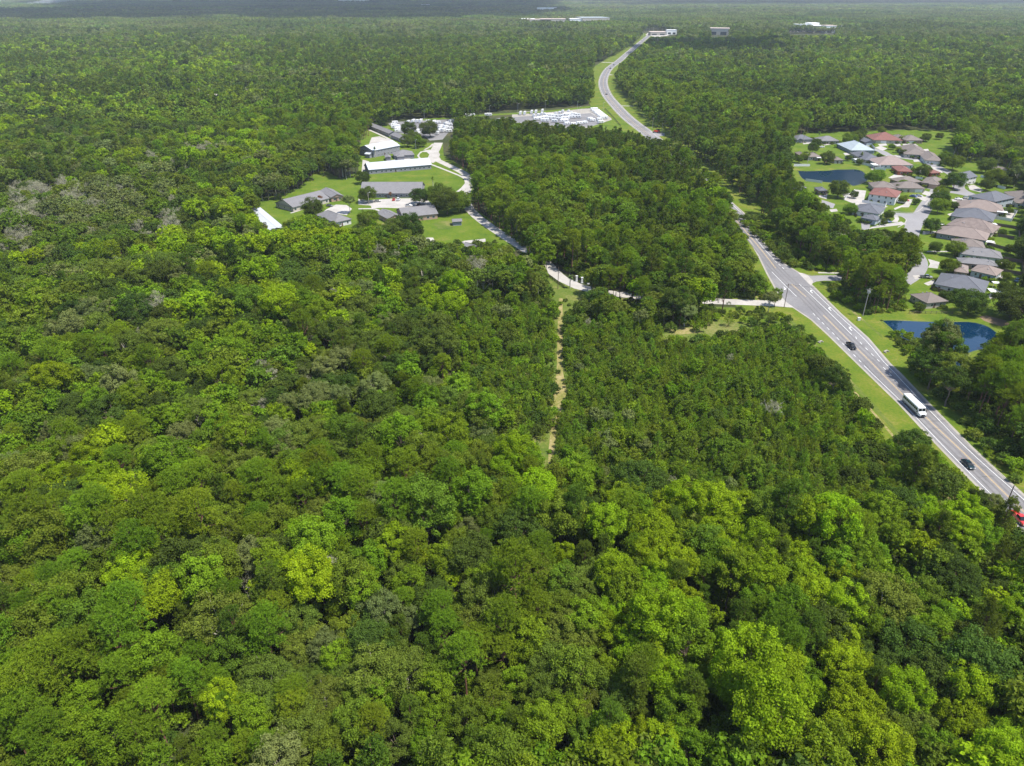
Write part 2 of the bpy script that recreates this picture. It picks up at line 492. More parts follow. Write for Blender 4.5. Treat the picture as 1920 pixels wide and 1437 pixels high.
M['concrete'] = ground_mat('pale_concrete', [(0.32, (0.24, 0.225, 0.20)), (0.5, (0.33, 0.31, 0.285)), (0.7, (0.42, 0.395, 0.365))], 0.12, 1.1)
M['shoulder'] = ground_mat('gravelly_shoulder', [(0.32, (0.216, 0.200, 0.176)), (0.7, (0.320, 0.296, 0.256))], 0.2, 2.0)
M['paint_white'] = plain('road_paint_white', (0.62, 0.62, 0.60), 0.6, 0.15, 0.8)
M['paint_yellow'] = plain('road_paint_yellow', (0.52, 0.36, 0.15), 0.6, 0.1, 0.8)
M['dirt'] = ground_mat('bare_earth', [(0.32, (0.13, 0.095, 0.055)), (0.55, (0.20, 0.145, 0.09)), (0.7, (0.27, 0.20, 0.13))], 0.15, 1.5, 0.2)

g = 45000.0
me = MB().add([(-g, -3000, 0), (g, -3000, 0), (g, g, 0), (-g, g, 0)], [(0, 1, 2, 3)]).mesh('ground', M['floor'])
link('ground', me, kind='structure')

def sheet(name, pts, z, mat, world=False, kind='structure', parent=None):
    """flat outline; sides go down to the layer beneath"""
    P = pts if world else gp(pts)
    A = sum(P[i][0] * P[(i + 1) % len(P)][1] - P[(i + 1) % len(P)][0] * P[i][1] for i in range(len(P)))
    if A < 0: P = P[::-1]
    n = len(P)
    vs = [(x, y, z) for x, y in P] + [(x, y, -0.05) for x, y in P]
    fs = [tuple(range(n))] + [(i, n + i, n + (i + 1) % n, (i + 1) % n) for i in range(n)]
    return MB().add(vs, fs).build(name, mat, parent, kind=kind)

def smooth_line(P, step=6.0):
    """Catmull-Rom through world points"""
    out = []
    P = [Vector((p[0], p[1])) for p in P]
    for i in range(len(P) - 1):
        p0 = P[max(i - 1, 0)]; p1 = P[i]; p2 = P[i + 1]; p3 = P[min(i + 2, len(P) - 1)]
        n = max(1, int((p2 - p1).length / step))
        for k in range(n):
            t = k / n
            out.append(0.5 * ((2 * p1) + (p2 - p0) * t + (2 * p0 - 5 * p1 + 4 * p2 - p3) * t * t + (3 * p1 - p0 - 3 * p2 + p3) * t ** 3))
    out.append(P[-1]); return out

def offs(L, i):
    a = L[max(i - 1, 0)]; b = L[min(i + 1, len(L) - 1)]; d = (b - a).normalized()
    return Vector((d.y, -d.x))      # to the right of travel

def strip_pts(L, w0, w1):
    return [L[i] + offs(L, i) * w0 for i in range(len(L))], [L[i] + offs(L, i) * w1 for i in range(len(L))]

def ribbon(mb, A, B, z, mi=0):
    n = len(A)
    vs = [(p.x, p.y, z) for p in A] + [(p.x, p.y, z) for p in B]
    fs = []
    for i in range(n - 1):
        q = (i, i + 1, n + i + 1, n + i)
        a = vs[i]; b = vs[i + 1]; c = vs[n + i]
        if (b[0] - a[0]) * (c[1] - a[1]) - (b[1] - a[1]) * (c[0] - a[0]) < 0: q = q[::-1]
        fs.append(q)
    mb.add(vs, fs, mi)

def strip(name, pts, width, z, mat, kind='structure', shift=0.0, step=6.0, world=False):
    L = smooth_line(pts if world else gp(pts), step)
    A, B = strip_pts(L, -width / 2 + shift, width / 2 + shift)
    mb = MB(); ribbon(mb, A, B, z); return mb.build(name, mat, kind=kind)

# highway: edges in the near part, centre line and width in the far part
HC = [(1221.5, 63), (1190, 89), (1163, 112.5), (1141, 130), (1131, 152), (1137, 176), (1157, 201), (1180, 224), (1219, 254), (1272, 302), (1330, 360), (1368, 399)]
HWL = [(1408, 452), (1424, 480), (1440, 513), (1458, 545), (1474, 567), (1488, 576), (1523.5, 599.7), (1554, 627.5), (1608, 680), (1636, 707), (1688, 757), (1755, 829), (1829, 905), (1893, 968), (1990, 1062), (2120, 1190)]
HWR = [(1408, 428), (1449.7, 479), (1472, 497), (1498.5, 513), (1507, 523), (1521, 535.5), (1573.6, 588), (1625, 634), (1665, 681), (1686, 701), (1741, 759), (1815, 835), (1866, 883), (1930, 941), (2030, 1035), (2160, 1155)]
hc = smooth_line(gp(HC), 10)
fl = []; fr = []
for i in range(len(hc)):
    w = 6.2 if hc[i].y > 700 else 6.2 + min(1.0, (700 - hc[i].y) / 150) * 1.0
    if i > len(hc) - 5: w += (i - (len(hc) - 5)) * .25
    o = offs(hc, i); fl.append(hc[i] + o * w); fr.append(hc[i] - o * w)
nl = [Vector(p) for p in gp(HWL)]; nr = [Vector(p) for p in gp(HWR)]
# travel runs towards the camera, so the right-hand side of travel is the left side of the photograph
EL = fl + nl; ER = fr + nr
mb = MB(); ribbon(mb, EL, ER, 0.055)
mb.build('highway', M['asphalt'], kind='structure')
# worn wheel tracks
def track(l, off, wd, i0=0):
    L = smooth_line(gp(l), 8); A, B = strip_pts(L, off - wd / 2, off + wd / 2); mb = MB(); ribbon(mb, A, B, 0.059); return mb
CY = [(1330, 358), (1385, 419), (1425, 466), (1454.6, 503.7), (1484, 533), (1511, 557), (1543.7, 591.3), (1595.9, 643.5), (1633.4, 680), (1652.5, 700), (1734, 781), (1807, 850), (1901, 942), (1990, 1028), (2100, 1130)]
CYF = [(1221.5, 63), (1190, 89), (1163, 112.5), (1141, 130), (1131, 152), (1137, 176), (1157, 201), (1180, 224), (1219, 254), (1272, 302)]
mb = MB()
for off in (-2.9, -1.1, 1.1, 2.9):
    L = smooth_line(gp(CYF[3:] + CY[:1]), 10) if False else smooth_line(gp(CY), 8)
    A, B = strip_pts(L, off - .35, off + .35); ribbon(mb, A, B, 0.059)
mb.build('wheel_tracks', M['tyre'], kind='structure')
# shoulders
for nm, E, sgn in (('road_shoulder', EL, 1), ('road_shoulder', ER, -1)):
    A = E; B = [E[i] + offs(E, i) * sgn * .9 for i in range(len(E))]
    mb = MB(); ribbon(mb, A, B, 0.035); mb.build(nm, M['shoulder'], kind='structure')
# verges (wide sheets under the road)
A = [EL[i] + offs(EL, i) * 24 for i in range(len(EL))]; B = [ER[i] - offs(ER, i) * 24 for i in range(len(ER))]
mb = MB(); ribbon(mb, A, B, 0.02); mb.build('grass_verge', M['verge'], kind='structure')

# drainage swales in the verges: a darker wet line beside a drier, paler one
for off, wd, mm in ((9.5, 1.6, 'rough'), (11.5, .9, 'trail'), (16, 2.2, 'rough')):
    A = [EL[i] + offs(EL, i) * (off - wd / 2) for i in range(len(fl) - 3, len(EL))]; B = [EL[i] + offs(EL, i) * (off + wd / 2) for i in range(len(fl) - 3, len(EL))]
    mb = MB(); ribbon(mb, A, B, 0.027); mb.build('drainage_swale', M[mm], kind='structure')
A = [ER[i] - offs(ER, i) * 6 for i in range(len(fl) + 4, len(ER))]; B = [ER[i] - offs(ER, i) * 7.4 for i in range(len(fl) + 4, len(ER))]
mb = MB(); ribbon(mb, A, B, 0.027); mb.build('drainage_swale', M['rough'], kind='structure')
# tar-sealed cracks and patches on the carriageway
cr = random.Random(8); pb = MB()
for i in range(70):
    t_ = cr.uniform(0, 1); u_ = 1440 + t_ * 470; q_ = Vector(G(u_, 494 + t_ * 455)); o_ = Vector((cr.uniform(-4.5, 4.5), 0)); L_ = cr.uniform(1.5, 7); dr_ = Vector((.05, -1)) if cr.random() < .6 else Vector((1, .1))
    a_ = q_ + o_; prev = a_
    for k in range(5):
        nx = prev + dr_.normalized() * L_ / 5 + Vector((cr.uniform(-.1, .1), cr.uniform(-.1, .1)))
        n_ = Vector((-(nx - prev).y, (nx - prev).x)).normalized() * .05
        pb.add([(prev.x - n_.x, prev.y - n_.y, .066), (nx.x - n_.x, nx.y - n_.y, .066), (nx.x + n_.x, nx.y + n_.y, .066), (prev.x + n_.x, prev.y + n_.y, .066)], [(0, 1, 2, 3)]); prev = nx
M['tar'] = plain('tar_seal', (0.06, 0.06, 0.062), .7, .2)
pb.build('sealed_cracks', M['tar'], kind='structure')

# painted lines
white = MB(); yellow = MB()
def wline(mb, pts, w, z=0.072, dash=None, off=0.0):
    L = smooth_line(gp(pts), 2.0 if dash else 5.0)
    if dash:
        on, offd = dash; d = 0; seg = []
        for i in range(len(L)):
            if i: d += (L[i] - L[i - 1]).length
            if d % (on + offd) < on: seg.append(i)
            else:
                if len(seg) > 1:
                    S = L[seg[0]:seg[-1] + 1]; A, B = strip_pts(S, off - w / 2, off + w / 2); ribbon(mb, A, B, z)
                seg = []
    else:
        A, B = strip_pts(L, off - w / 2, off + w / 2); ribbon(mb, A, B, z)
def yl(pts, dash=None):
    for off in (-.16, .16): wline(yellow, pts, .11, dash=dash, off=off)
yl(CY[:4]); yl([(1484, 533), (1511, 557)]); yl(CY[6:]); yl(CYF[3:9])
wline(yellow, CYF[5:9], .16, off=2.6); 
wline(white, [(1519, 540), (1572, 591), (1622, 637.5), (1657, 679), (1677.6, 700), (1734, 760.5), (1807, 836), (1857, 882), (1920, 938), (2010, 1022), (2130, 1135)], .16)
wline(white, [(1498.5, 533), (1545, 577), (1597, 628)], .18)
for a, b in (((1180, 1105 - 14), (1195, 1123)), ((1238, 1165), (1265, 1195)), ((1312, 1240), (1340, 1270)), ((1392, 1320), (1420, 1350)), ((1470, 1395), (1500, 1425))):
    wline(white, [(1440 + a[0] / 7.186, 480 + a[1] / 7.186), (1440 + b[0] / 7.186, 480 + b[1] / 7.186)], .2)
for a in ((1656, 689), (1667, 701), (1678, 713)):
    wline(white, [a, (a[0] + 4.5, a[1] + 4.6)], .2)
for a in ((620, 790), (680, 850), (742, 912), (810, 982), (878, 1048), (942, 1117), (1015, 1190), (1090, 1265), (1165, 1345), (1240, 1420)):
    x, y = 1440 + a[0] / 7.186, 480 + a[1] / 7.186
    wline(white, [(x - 2, y - 2), (x + 2.2, y + 2.2)], .2)
wline(white, [(1620, 686), (1640, 706), (1692, 756), (1759, 827), (1834, 903.5), (1898, 966), (1990, 1056), (2110, 1174)], .16)
wline(white, [(1447, 510), (1470, 533.5), (1493.6, 556.5)], .18)
for a in ((65, 35), (105, 80), (155, 125), (205, 170)):
    x, y = 1440 + a[0] / 7.186, 480 + a[1] / 7.186
    wline(white, [(x - 2, y - 2), (x + 2, y + 1.8)], .2)
wline(white, [(1411, 440), (1430, 464), (1449, 485)], .16)
for sgn, E in ((-1, fl), (1, fr)):
    A = [E[i] + offs(E, i) * sgn * .9 for i in range(8, len(E))]; B = [E[i] + offs(E, i) * sgn * 1.1 for i in range(8, len(E))]
    ribbon(white, A, B, 0.072)
ml = white.build('lane_lines', M['paint_white'], kind='structure')
yellow.build('centre_line', M['paint_yellow'], kind='structure')

# turn arrows: a stem that bends to the right-turn head
def arrow(u, v, flip, rot):
    x, y = G(u, v)
    ou = [(-.12, -1.5), (.12, -1.5), (.12, .35), (.55, .75), (.75, .55), (.95, 1.45), (.05, 1.2), (.28, 1.0), (-.12, .55)]
    c, s = math.cos(rot), math.sin(rot); P = []
    for a, b in ou:
        a *= 1.25 * flip; b *= 1.25
        P.append((x + a * c - b * s, y + a * s + b * c))
    if flip < 0: P = P[::-1]
    o = MB().add([(p[0], p[1], .074) for p in P], [tuple(range(len(P)))]).build('turn_arrow', M['paint_white'])
    return o
hd = Vector(G(1594, 617)) - Vector(G(1520, 548)); hrot = math.atan2(hd.y, hd.x) + math.pi / 2
for j, (u, v, f, r, lab) in enumerate(((1520.5, 547.5, 1, hrot, 'white turn arrow nearest the side street in the right-turn lane'),
    (1555, 580, 1, hrot, 'middle white turn arrow of three in the right-turn lane'),
    (1593.5, 617, 1, hrot, 'white turn arrow nearest the black pickup in the right-turn lane'),
    (1472, 541, 1, hrot + math.pi, 'white turn arrow beside the leaning pole at the driveway mouth'))):
    setp(arrow(u, v, f, r), lab, 'road marking', 'turn arrows painted on the highway')

# side street, aprons, driveway, paths
sheet('side_street', [(1511, 516), (1522, 518), (1548, 517), (1600, 517), (1660, 517), (1660, 527), (1600, 527), (1545, 526.5), (1530, 528.5), (1522, 531)], 0.045, M['street'])
sheet('street_apron', [(1496, 511.5), (1506, 513), (1515, 517), (1524, 527), (1524, 531), (1520.5, 536.5), (1510, 526)], 0.065, M['concrete'])
sheet('side_path', [(1534, 510.7), (1575, 511.5), (1575, 513.6), (1534, 512.8)], 0.05, M['concrete'])
strip('kerb', [(1506, 513.3), (1514, 516.3), (1524, 517.2), (1570, 517.0), (1640, 517.0)], .3, 0.16, M['concrete'])
strip('kerb', [(1521, 536), (1523, 531.5), (1530, 528.4), (1545, 526.8), (1600, 526.8)], .3, 0.16, M['concrete'])
sheet('driveway_apron', [(1462, 557), (1468, 561), (1476, 568), (1489, 577.5), (1470, 576), (1440, 574), (1440, 564), (1455, 565)], 0.065, M['concrete'])
DRIVE = [(1455, 569.5), (1400, 567.5), (1330, 565), (1250, 561), (1180, 554.5), (1120, 546.5), (1085, 538), (1055, 524), (1036, 508), (1022, 492), (985, 468), (935, 436), (895, 407), (876, 385), (873, 362), (880, 345), (872, 327), (842, 311), (818, 300)]
strip('driveway', DRIVE, 6.4, 0.05, M['concrete'])
strip('driveway', [(818, 300), (812, 290), (817, 280), (822, 268)], 8, 0.047, M['concrete'])
sheet('driveway_turnaround', [(788, 285), (800, 281.5), (820, 280), (825, 290), (822, 300), (812, 306), (800, 303), (786, 299), (782, 292)], 0.043, M['concrete'])
sheet('turnaround_island', [(787, 289), (792, 285.5), (800, 285.5), (805, 290), (802, 296), (795, 299), (789, 297), (786, 293)], 0.09, M['lawn'])
strip('footpath', [(808, 308.5), (835, 319), (862, 330), (872, 336), (876, 341), (868, 352), (858, 360)], 2.2, 0.055, M['concrete'], step=2)
strip('footpath', [(690, 243), (715, 254), (738, 266), (742, 272)], 2.6, 0.055, M['concrete'])
strip('footpath', [(796, 281), (806, 276), (812, 270)], 2.0, 0.055, M['concrete'])

# compound lawn and yards
sheet('compound_lawn', [(684, 225), (745, 240), (772, 254), (790, 268), (830, 268), (832, 292), (890, 326), (888, 350), (882, 385), (895, 395), (945, 430), (975, 455), (960, 480), (800, 480), (640, 470), (500, 450), (470, 395), (495, 372), (560, 352), (590, 322), (612, 322), (640, 336), (672, 322), (672, 295), (674, 262)], 0.02, M['lawn'])
for k in range(9):
    v_ = 326 + k * 4.2
    strip('mown_stripe', [(696, v_ + 4), (760, v_), (850 - k * 2, v_ - 2)], 3.2, 0.036, M['verge' if k % 2 else 'lawn'])
sheet('parking_court', [(672, 373), (690, 376), (730, 373), (775, 372), (800, 374), (815, 388), (800, 396), (760, 391), (720, 390), (697, 391), (695, 386), (672, 384)], 0.05, M['concrete'])
sheet('parking_court', [(598, 404), (612, 393), (630, 384), (650, 385), (660, 392), (650, 404), (625, 400), (606, 410)], 0.05, M['concrete'])
strip('footpath', [(672, 392), (700, 392), (712, 396)], 2.2, 0.055, M['concrete'], step=2)
strip('footpath', [(545, 400), (558, 396), (566, 393)], 1.8, 0.055, M['concrete'], step=2)
sheet('courtyard_paving', [(697, 258), (712, 256), (745, 268), (750, 275), (700, 281), (692, 270)], 0.05, M['concrete'])
sheet('courtyard_paving', [(725, 302), (752, 298), (756, 294), (765, 294), (772, 300), (800, 303), (800, 312), (725, 314)], 0.05, M['concrete'])
sheet('courtyard_paving', [(680, 300), (692, 303), (694, 312), (690, 325), (678, 322)], 0.05, M['concrete'])
sheet('bare_ground', [(812, 420), (828, 414), (848, 416), (854, 424), (840, 430), (822, 430)], 0.05, M['rough'])
sheet('bare_ground', [(716, 420), (728, 420), (730, 440), (720, 446), (712, 432)], 0.05, M['trail'])
sheet('parking_court', [(800, 452), (798, 446), (812, 446), (815, 452), (850, 462), (870, 452), (910, 448), (912, 468), (800, 470)], 0.05, M['concrete'])

# trailer lot
sheet('trailer_lot', [(960, 222), (960, 213), (975, 210), (1060, 206), (1120, 203), (1146, 222), (1150, 232), (1110, 240), (1000, 240), (965, 235)], 0.03, M['shoulder'])
sheet('lot_asphalt', [(1088, 214), (1110, 212.5), (1122, 222), (1134, 232), (1118, 238), (1040, 240), (960, 232), (930, 222), (1040, 215)], 0.05, M['asphalt'])
sheet('lot_asphalt', [(728, 232), (740, 229), (850, 224), (848, 240), (830, 262), (806, 264), (795, 255), (745, 250)], 0.05, M['asphalt'])
strip('mown_grass_strip', [(780, 226), (850, 221), (900, 217), (1030, 209), (1120, 199)], 12, 0.036, M['lawn'])
sheet('mown_grass_strip', [(1108, 238), (1150, 224), (1163, 236), (1150, 246), (1108, 248)], 0.06, M['lawn'])
strip('lot_path', [(1092, 212.6), (1108, 212), (1120, 220), (1135, 229.5)], 3, 0.06, M['concrete'])
strip('farm_track', [(1155, 198), (1172, 199), (1188, 199.5)], 4, 0.05, M['concrete'])
strip('farm_track', [(1128, 117), (1143, 117.6), (1152, 118)], 9, 0.05, M['concrete'])
strip('farm_track', [(1141, 140.5), (1148, 141)], 9, 0.05, M['concrete'])
sheet('side_street', [(1210, 247), (1222, 247), (1246, 250), (1246, 255), (1224, 257)], 0.058, M['street'])

# trail, clearings, plantation floor
sheet('trail', [(1048, 560), (1055, 560), (1055, 640), (1056, 700), (1063, 735), (1056, 765), (1044, 800), (1039, 850), (1034, 900), (1026, 900), (1029, 840), (1033, 800), (1032, 768), (1040, 728), (1044, 690), (1046, 600)], 0.03, M['trail'])
sheet('rough_grass', [(1036, 520), (1095, 548), (1240, 572), (1475, 580), (1570, 690), (1690, 800), (1830, 915), (1800, 980), (1250, 980), (1000, 960), (860, 760), (850, 600), (940, 520)], 0.015, M['rough'])
sheet('bare_ground', [(1246, 616), (1266, 612), (1300, 618), (1318, 624), (1266, 628)], 0.04, M['trail'])
sheet('mown_grass_strip', [(1340, 578), (1400, 579), (1470, 581), (1484, 600), (1400, 606), (1350, 600)], 0.04, M['verge'])
for k, (u, v) in enumerate(((1430, 668), (1385, 745), (1250, 738), (1320, 700), (1440, 640), (1500, 690))):
    sheet('bare_ground', [(u - 14, v), (u - 4, v - 7), (u + 12, v - 5), (u + 16, v + 5), (u + 2, v + 9), (u - 10, v + 6)], 0.04, M['trail'])

# subdivision lawn and pond banks
sheet('subdivision_lawn', [(1480, 250), (1620, 246), (1700, 244), (1740, 244), (1810, 246), (1810, 250), (2000, 250), (2000, 640), (1925, 630), (1700, 592), (1640, 590), (1560, 540), (1500, 440), (1470, 330)], 0.017, M['lawn'])
sheet('pond_bank', [(1640, 588), (1700, 585), (1780, 584), (1850, 590), (1925, 603), (2000, 640), (1990, 720), (1830, 720), (1780, 740), (1700, 720), (1660, 650)], 0.028, M['verge'])
sheet('pond_bank', [(1484, 312), (1530, 313), (1580, 308), (1620, 309), (1650, 320), (1690, 332), (1686, 337), (1640, 350), (1600, 356), (1500, 345), (1488, 325)], 0.028, M['verge'])
sheet('bare_ground', [(1835, 594), (1850, 592), (1880, 600), (1930, 612), (1960, 632), (1925, 628), (1890, 616), (1862, 608), (1845, 602)], 0.045, M['dirt'])
sheet('field', [(1735, 250), (1802, 249), (1790, 262), (1778, 282), (1745, 276)], 0.035, M['lawn'])

# ponds
m, nt, out = newmat('pond_water')
p = nt.nodes.new('ShaderNodeBsdfPrincipled')
p.inputs['Base Color'].default_value = (0.0015, 0.018, 0.045, 1); p.inputs['Roughness'].default_value = 0.04
p.inputs['IOR'].default_value = 1.45; p.inputs['Specular IOR Level'].default_value = 0.5
n_ = noise(nt, 0.6, 3, 'world'); bn = nt.nodes.new('ShaderNodeBump'); bn.inputs['Strength'].default_value = 0.01; bn.inputs['Distance'].default_value = .1
nt.links.new(n_.outputs['Fac'], bn.inputs['Height']); nt.links.new(bn.outputs[0], p.inputs['Normal']); nt.links.new(p.outputs[0], out.inputs[0])
M['water'] = m
def smpoly(pts):
    P = gp(pts); P2 = smooth_line(P + [P[0]], 1.5)[:-1]; return [(q.x, q.y) for q in P2]
pond1 = [(1480 + a / 8, 230 + b / 8) for a, b in ((110, 722), (250, 728), (420, 725), (560, 722), (700, 706), (860, 704), (1000, 704), (1120, 740), (1190, 830), (1180, 880), (1080, 932), (960, 955), (880, 930), (740, 920), (560, 900), (380, 885), (240, 870), (160, 820))]
pond2 = [(1640 + a / 6.857, 500 + b / 6.857) for a, b in ((65, 690), (200, 684), (400, 690), (600, 700), (900, 705), (1200, 705), (1350, 730), (1480, 775), (1600, 860), (1700, 960), (1500, 1050), (1250, 1120), (1160, 1250), (1130, 1345), (1040, 1350), (900, 1250), (600, 1050), (350, 930), (270, 880), (190, 800))]
sheet('pond', smpoly(pond1), 0.05, M['water'], world=True)
sheet('pond', smpoly(pond2), 0.05, M['water'], world=True)
for nm, pp in (('pond_edge', pond1), ('pond_edge', pond2)):
    P = [Vector(q) for q in smpoly(pp)]; P.append(P[0]); P.append(P[1])
    A, B = strip_pts(P, -.1, .9); mb = MB(); ribbon(mb, A, B, .062); mb.build(nm, M['rough'], kind='structure')

# ------------------------------------------------------------------ haze and clouds
hz = bpy.data.materials.new('haze'); hz.use_nodes = True; nt = hz.node_tree; nt.nodes.clear()
out = nt.nodes.new('ShaderNodeOutputMaterial'); pv_ = nt.nodes.new('ShaderNodeVolumePrincipled')
pv_.inputs['Color'].default_value = (0.70, 0.78, 0.88, 1); pv_.inputs['Density'].default_value = 0.000055; pv_.inputs['Anisotropy'].default_value = 0.0
nt.links.new(pv_.outputs[0], out.inputs['Volume'])
MB().box(-g - 100, g + 100, -3100, g + 100, -1.5, 135.0).build('haze', hz, kind='stuff')

cm, nt, out = newmat('cloud_white')
di = nt.nodes.new('ShaderNodeBsdfDiffuse'); di.inputs[0].default_value = (.9, .9, .9, 1)
tr = nt.nodes.new('ShaderNodeBsdfTranslucent'); tr.inputs[0].default_value = (.9, .9, .9, 1)
ms = nt.nodes.new('ShaderNodeMixShader'); nt.links.new(di.outputs[0], ms.inputs[1]); nt.links.new(tr.outputs[0], ms.inputs[2]); nt.links.new(ms.outputs[0], out.inputs[0])
def cloud(u0, v0, u1, v1, alt, seed, nb, yr=None):
    """cumulus standing where its shadow falls on the ground patch u0..u1, v0..v1"""
    rng = random.Random(seed)
    ym, yM = G(960, v1)[1], G(960, v0)[1]
    bm = bmesh.new()
    for i in range(nb):
        y = rng.uniform(ym, yM); vv = proj(0, y, 0)[1]; w = (u1 - u0)
        u = rng.uniform(u0, u1); x = G(u, vv)[0]
        r = rng.uniform(.5, 1) * (yM - ym) * .22
        rx = rng.uniform(.5, 1) * (G(u1, vv)[0] - G(u0, vv)[0]) * .16
        c = Vector((x, y, 0)) + SUN_DIR * (alt / SUN_DIR.z)
        mt = Matrix.Translation(c) @ Matrix.Diagonal((rx, r, min(r, 260) * .55, 1))
        bmesh.ops.create_icosphere(bm, subdivisions=3, radius=1.0, matrix=mt)
    for vtx in bm.verts:
        vtx.co += Vector((rng.uniform(-1, 1), rng.uniform(-1, 1), rng.uniform(-1, 1))) * 10
        if vtx.co.z < alt - 20: vtx.co.z = alt - 20 + (vtx.co.z - alt + 20) * .2
    me = bpy.data.meshes.new('cloud'); bm.to_mesh(me); bm.free(); me.materials.append(cm)
    me.polygons.foreach_set('use_smooth', [True] * len(me.polygons))
    link('cloud', me, kind='structure')
cloud(1205, 86, 1440, 106, 1300, 4, 60)
cloud(150, 9, 985, 36, 1500, 5, 110)
cloud(-250, 24, 400, 41, 1500, 6, 60)
cloud(1060, 4, 2300, 13, 1500, 8, 60)

sm = bpy.data.materials.new('smoke'); sm.use_nodes = True; nt = sm.node_tree; nt.nodes.clear()
out = nt.nodes.new('ShaderNodeOutputMaterial'); pv_ = nt.nodes.new('ShaderNodeVolumePrincipled')
pv_.inputs['Color'].default_value = (0.9, 0.95, 1.0, 1); pv_.inputs['Density'].default_value = 0.006
nt.links.new(pv_.outputs[0], out.inputs['Volume'])
bm = bmesh.new(); sx_, sy_ = G(62, 14); rr_ = random.Random(2)
for i in range(9):
    bmesh.ops.create_icosphere(bm, subdivisions=2, radius=1, matrix=Matrix.Translation((sx_ + i * 55, sy_ + i * 20, 25 + i * 9)) @ Matrix.Diagonal((45 + i * 12, 60, 16 + i * 1.5, 1)))
me = bpy.data.meshes.new('smoke_plume'); bm.to_mesh(me); bm.free(); me.materials.append(sm)
link('smoke_plume', me, kind='stuff')
# ------------------------------------------------------------------ open areas of the photograph (trees keep out of these)
OPEN = [
 # near highway, its verges
 [(1395,425),(1470,495),(1500,507),(1560,510),(1576,514),(1576,530),(1540,532),(1565,560),(1612,590),(1640,597),(1658,598),(1690,660),(1705,695),(1745,730),(1800,800),(1850,855),(1920,925),(1965,965),(1965,1040),(1925,1000),(1895,965),(1838,912),(1790,880),(1765,852),(1745,822),(1700,805),(1660,820),(1640,765),(1590,705),(1545,655),(1510,615),(1480,590),(1468,560),(1440,530),(1418,505),(1405,465)],
 [(1322,354),(1333,364),(1337,370)], [(1376,408),(1400,432),(1402,446),(1384,424)],
 # far highway
 [(1112,120),(1140,112),(1160,102),(1187,85),(1212,64),(1228,64),(1200,88),(1165,118),(1152,140),(1158,165),(1190,200),(1225,238),(1252,248),(1242,262),(1215,256),(1182,245),(1155,236),(1128,238),(1118,205),(1116,165)],
 # trailer storage lot
 [(870,216),(970,206),(1120,198),(1162,236),(1100,234),(1045,232),(985,225),(945,219),(870,221)],
 [(726,230),(760,224),(852,221),(850,240),(842,262),(800,266),(790,250),(740,250)],
 # compound
 [(686,228),(742,240),(770,254),(775,278),(800,280),(824,270),(826,290),(886,328),(882,348),(868,362),(882,392),(892,392),(935,430),(960,447),(990,470),(975,472),(940,452),(900,452),(800,452),(790,425),(735,432),(712,418),(700,408),(660,425),(625,425),(600,400),(560,402),(534,425),(505,432),(476,395),(497,376),(524,378),(580,345),(597,325),(612,330),(650,340),(676,330),(682,312),(676,295),(678,268),(692,255),(700,246)],
 # driveway
 [(1025,493),(1040,493),(1072,518),(1106,528),(1108,548),(1090,550),(1060,541),(1026,517)],
 [(1140,545),(1205,550),(1206,562),(1140,554)],
 [(1318,558),(1415,562),(1475,565),(1475,578),(1400,575),(1318,572)],
 # subdivision
 [(1488,256),(1520,250),(1620,248),(1700,244),(1730,246),(1802,248),(1784,262),(1778,286),(1800,305),(1850,305),(1900,330),(1925,335),(1930,600),(1860,592),(1770,592),(1698,588),(1706,548),(1700,520),(1735,480),(1725,445),(1690,428),(1660,430),(1634,430),(1612,430),(1600,414),(1575,402),(1560,394),(1546,382),(1532,366),(1508,350),(1494,335),(1484,310)],
 [(1572,429),(1592,429),(1592,436),(1572,436)], [(1612,467),(1638,467),(1638,475),(1612,475)],
 # pond by the highway
 [(1640,590),(1780,585),(1925,605),(1925,625),(1870,622),(1842,650),(1818,700),(1795,712),(1788,690),(1760,640),(1660,610)],
 # trail
 [(1047,592),(1054,592),(1055,700),(1062,735),(1051,764),(1034,764),(1044,728)],
 [(1032,792),(1042,792),(1036,850),(1030,880),(1027,870)],
 [(985,42),(1046,42),(1046,52),(985,52)], [(1078,40),(1128,40),(1128,51),(1078,51)], [(1333,57),(1366,57),(1366,70),(1333,70)], [(1478,54),(1566,54),(1566,66),(1478,66)], [(1205,57),(1270,57),(1270,69),(1205,69)],
 # small clearing
 [(1240,606),(1275,612),(1325,612),(1342,586),(1400,580),(1468,582),(1484,604),(1400,612),(1330,628),(1262,632)],
 [(1038,528),(1090,550),(1080,575),(1052,585),(1042,560)],
]
DEADZ = [(0,345),(120,335),(330,350),(335,455),(180,450),(0,470)]
YOUNG = [(1060,575),(1240,575),(1480,600),(1560,700),(1700,860),(1840,925),(1700,945),(1450,945),(1250,905),(1080,915),(1028,890),(1045,760)]
YLEFT = [(900,520),(1040,545),(1045,760),(1028,890),(930,830),(860,700),(840,600)]
BRIGHTZ = [(1080,930),(1250,915),(1450,955),(1700,950),(1925,975),(1925,1500),(1150,1500),(1100,1200),(1050,1000)]
BLOCK = [(830,225),(1240,245),(1440,520),(1440,562),(1100,530),(1000,470),(880,395),(870,320),(828,275)]
BLOCKTOP = [(826,222),(1235,238),(1255,275),(1130,268),(960,262),(850,280)]
RIGHTB = [(1150,125),(1925,150),(1925,250),(1490,250),(1240,262),(1160,170)]
EASTROAD = [(1240,250),(1490,250),(1500,360),(1600,440),(1730,480),(1700,600),(1560,560),(1400,430),(1280,300)]
POND = [(1690,600),(1925,620),(1925,960),(1850,850),(1745,730),(1690,660)]
PINES_SW = [(0,820),(1000,850),(1080,1000),(1100,1450),(0,1450)]

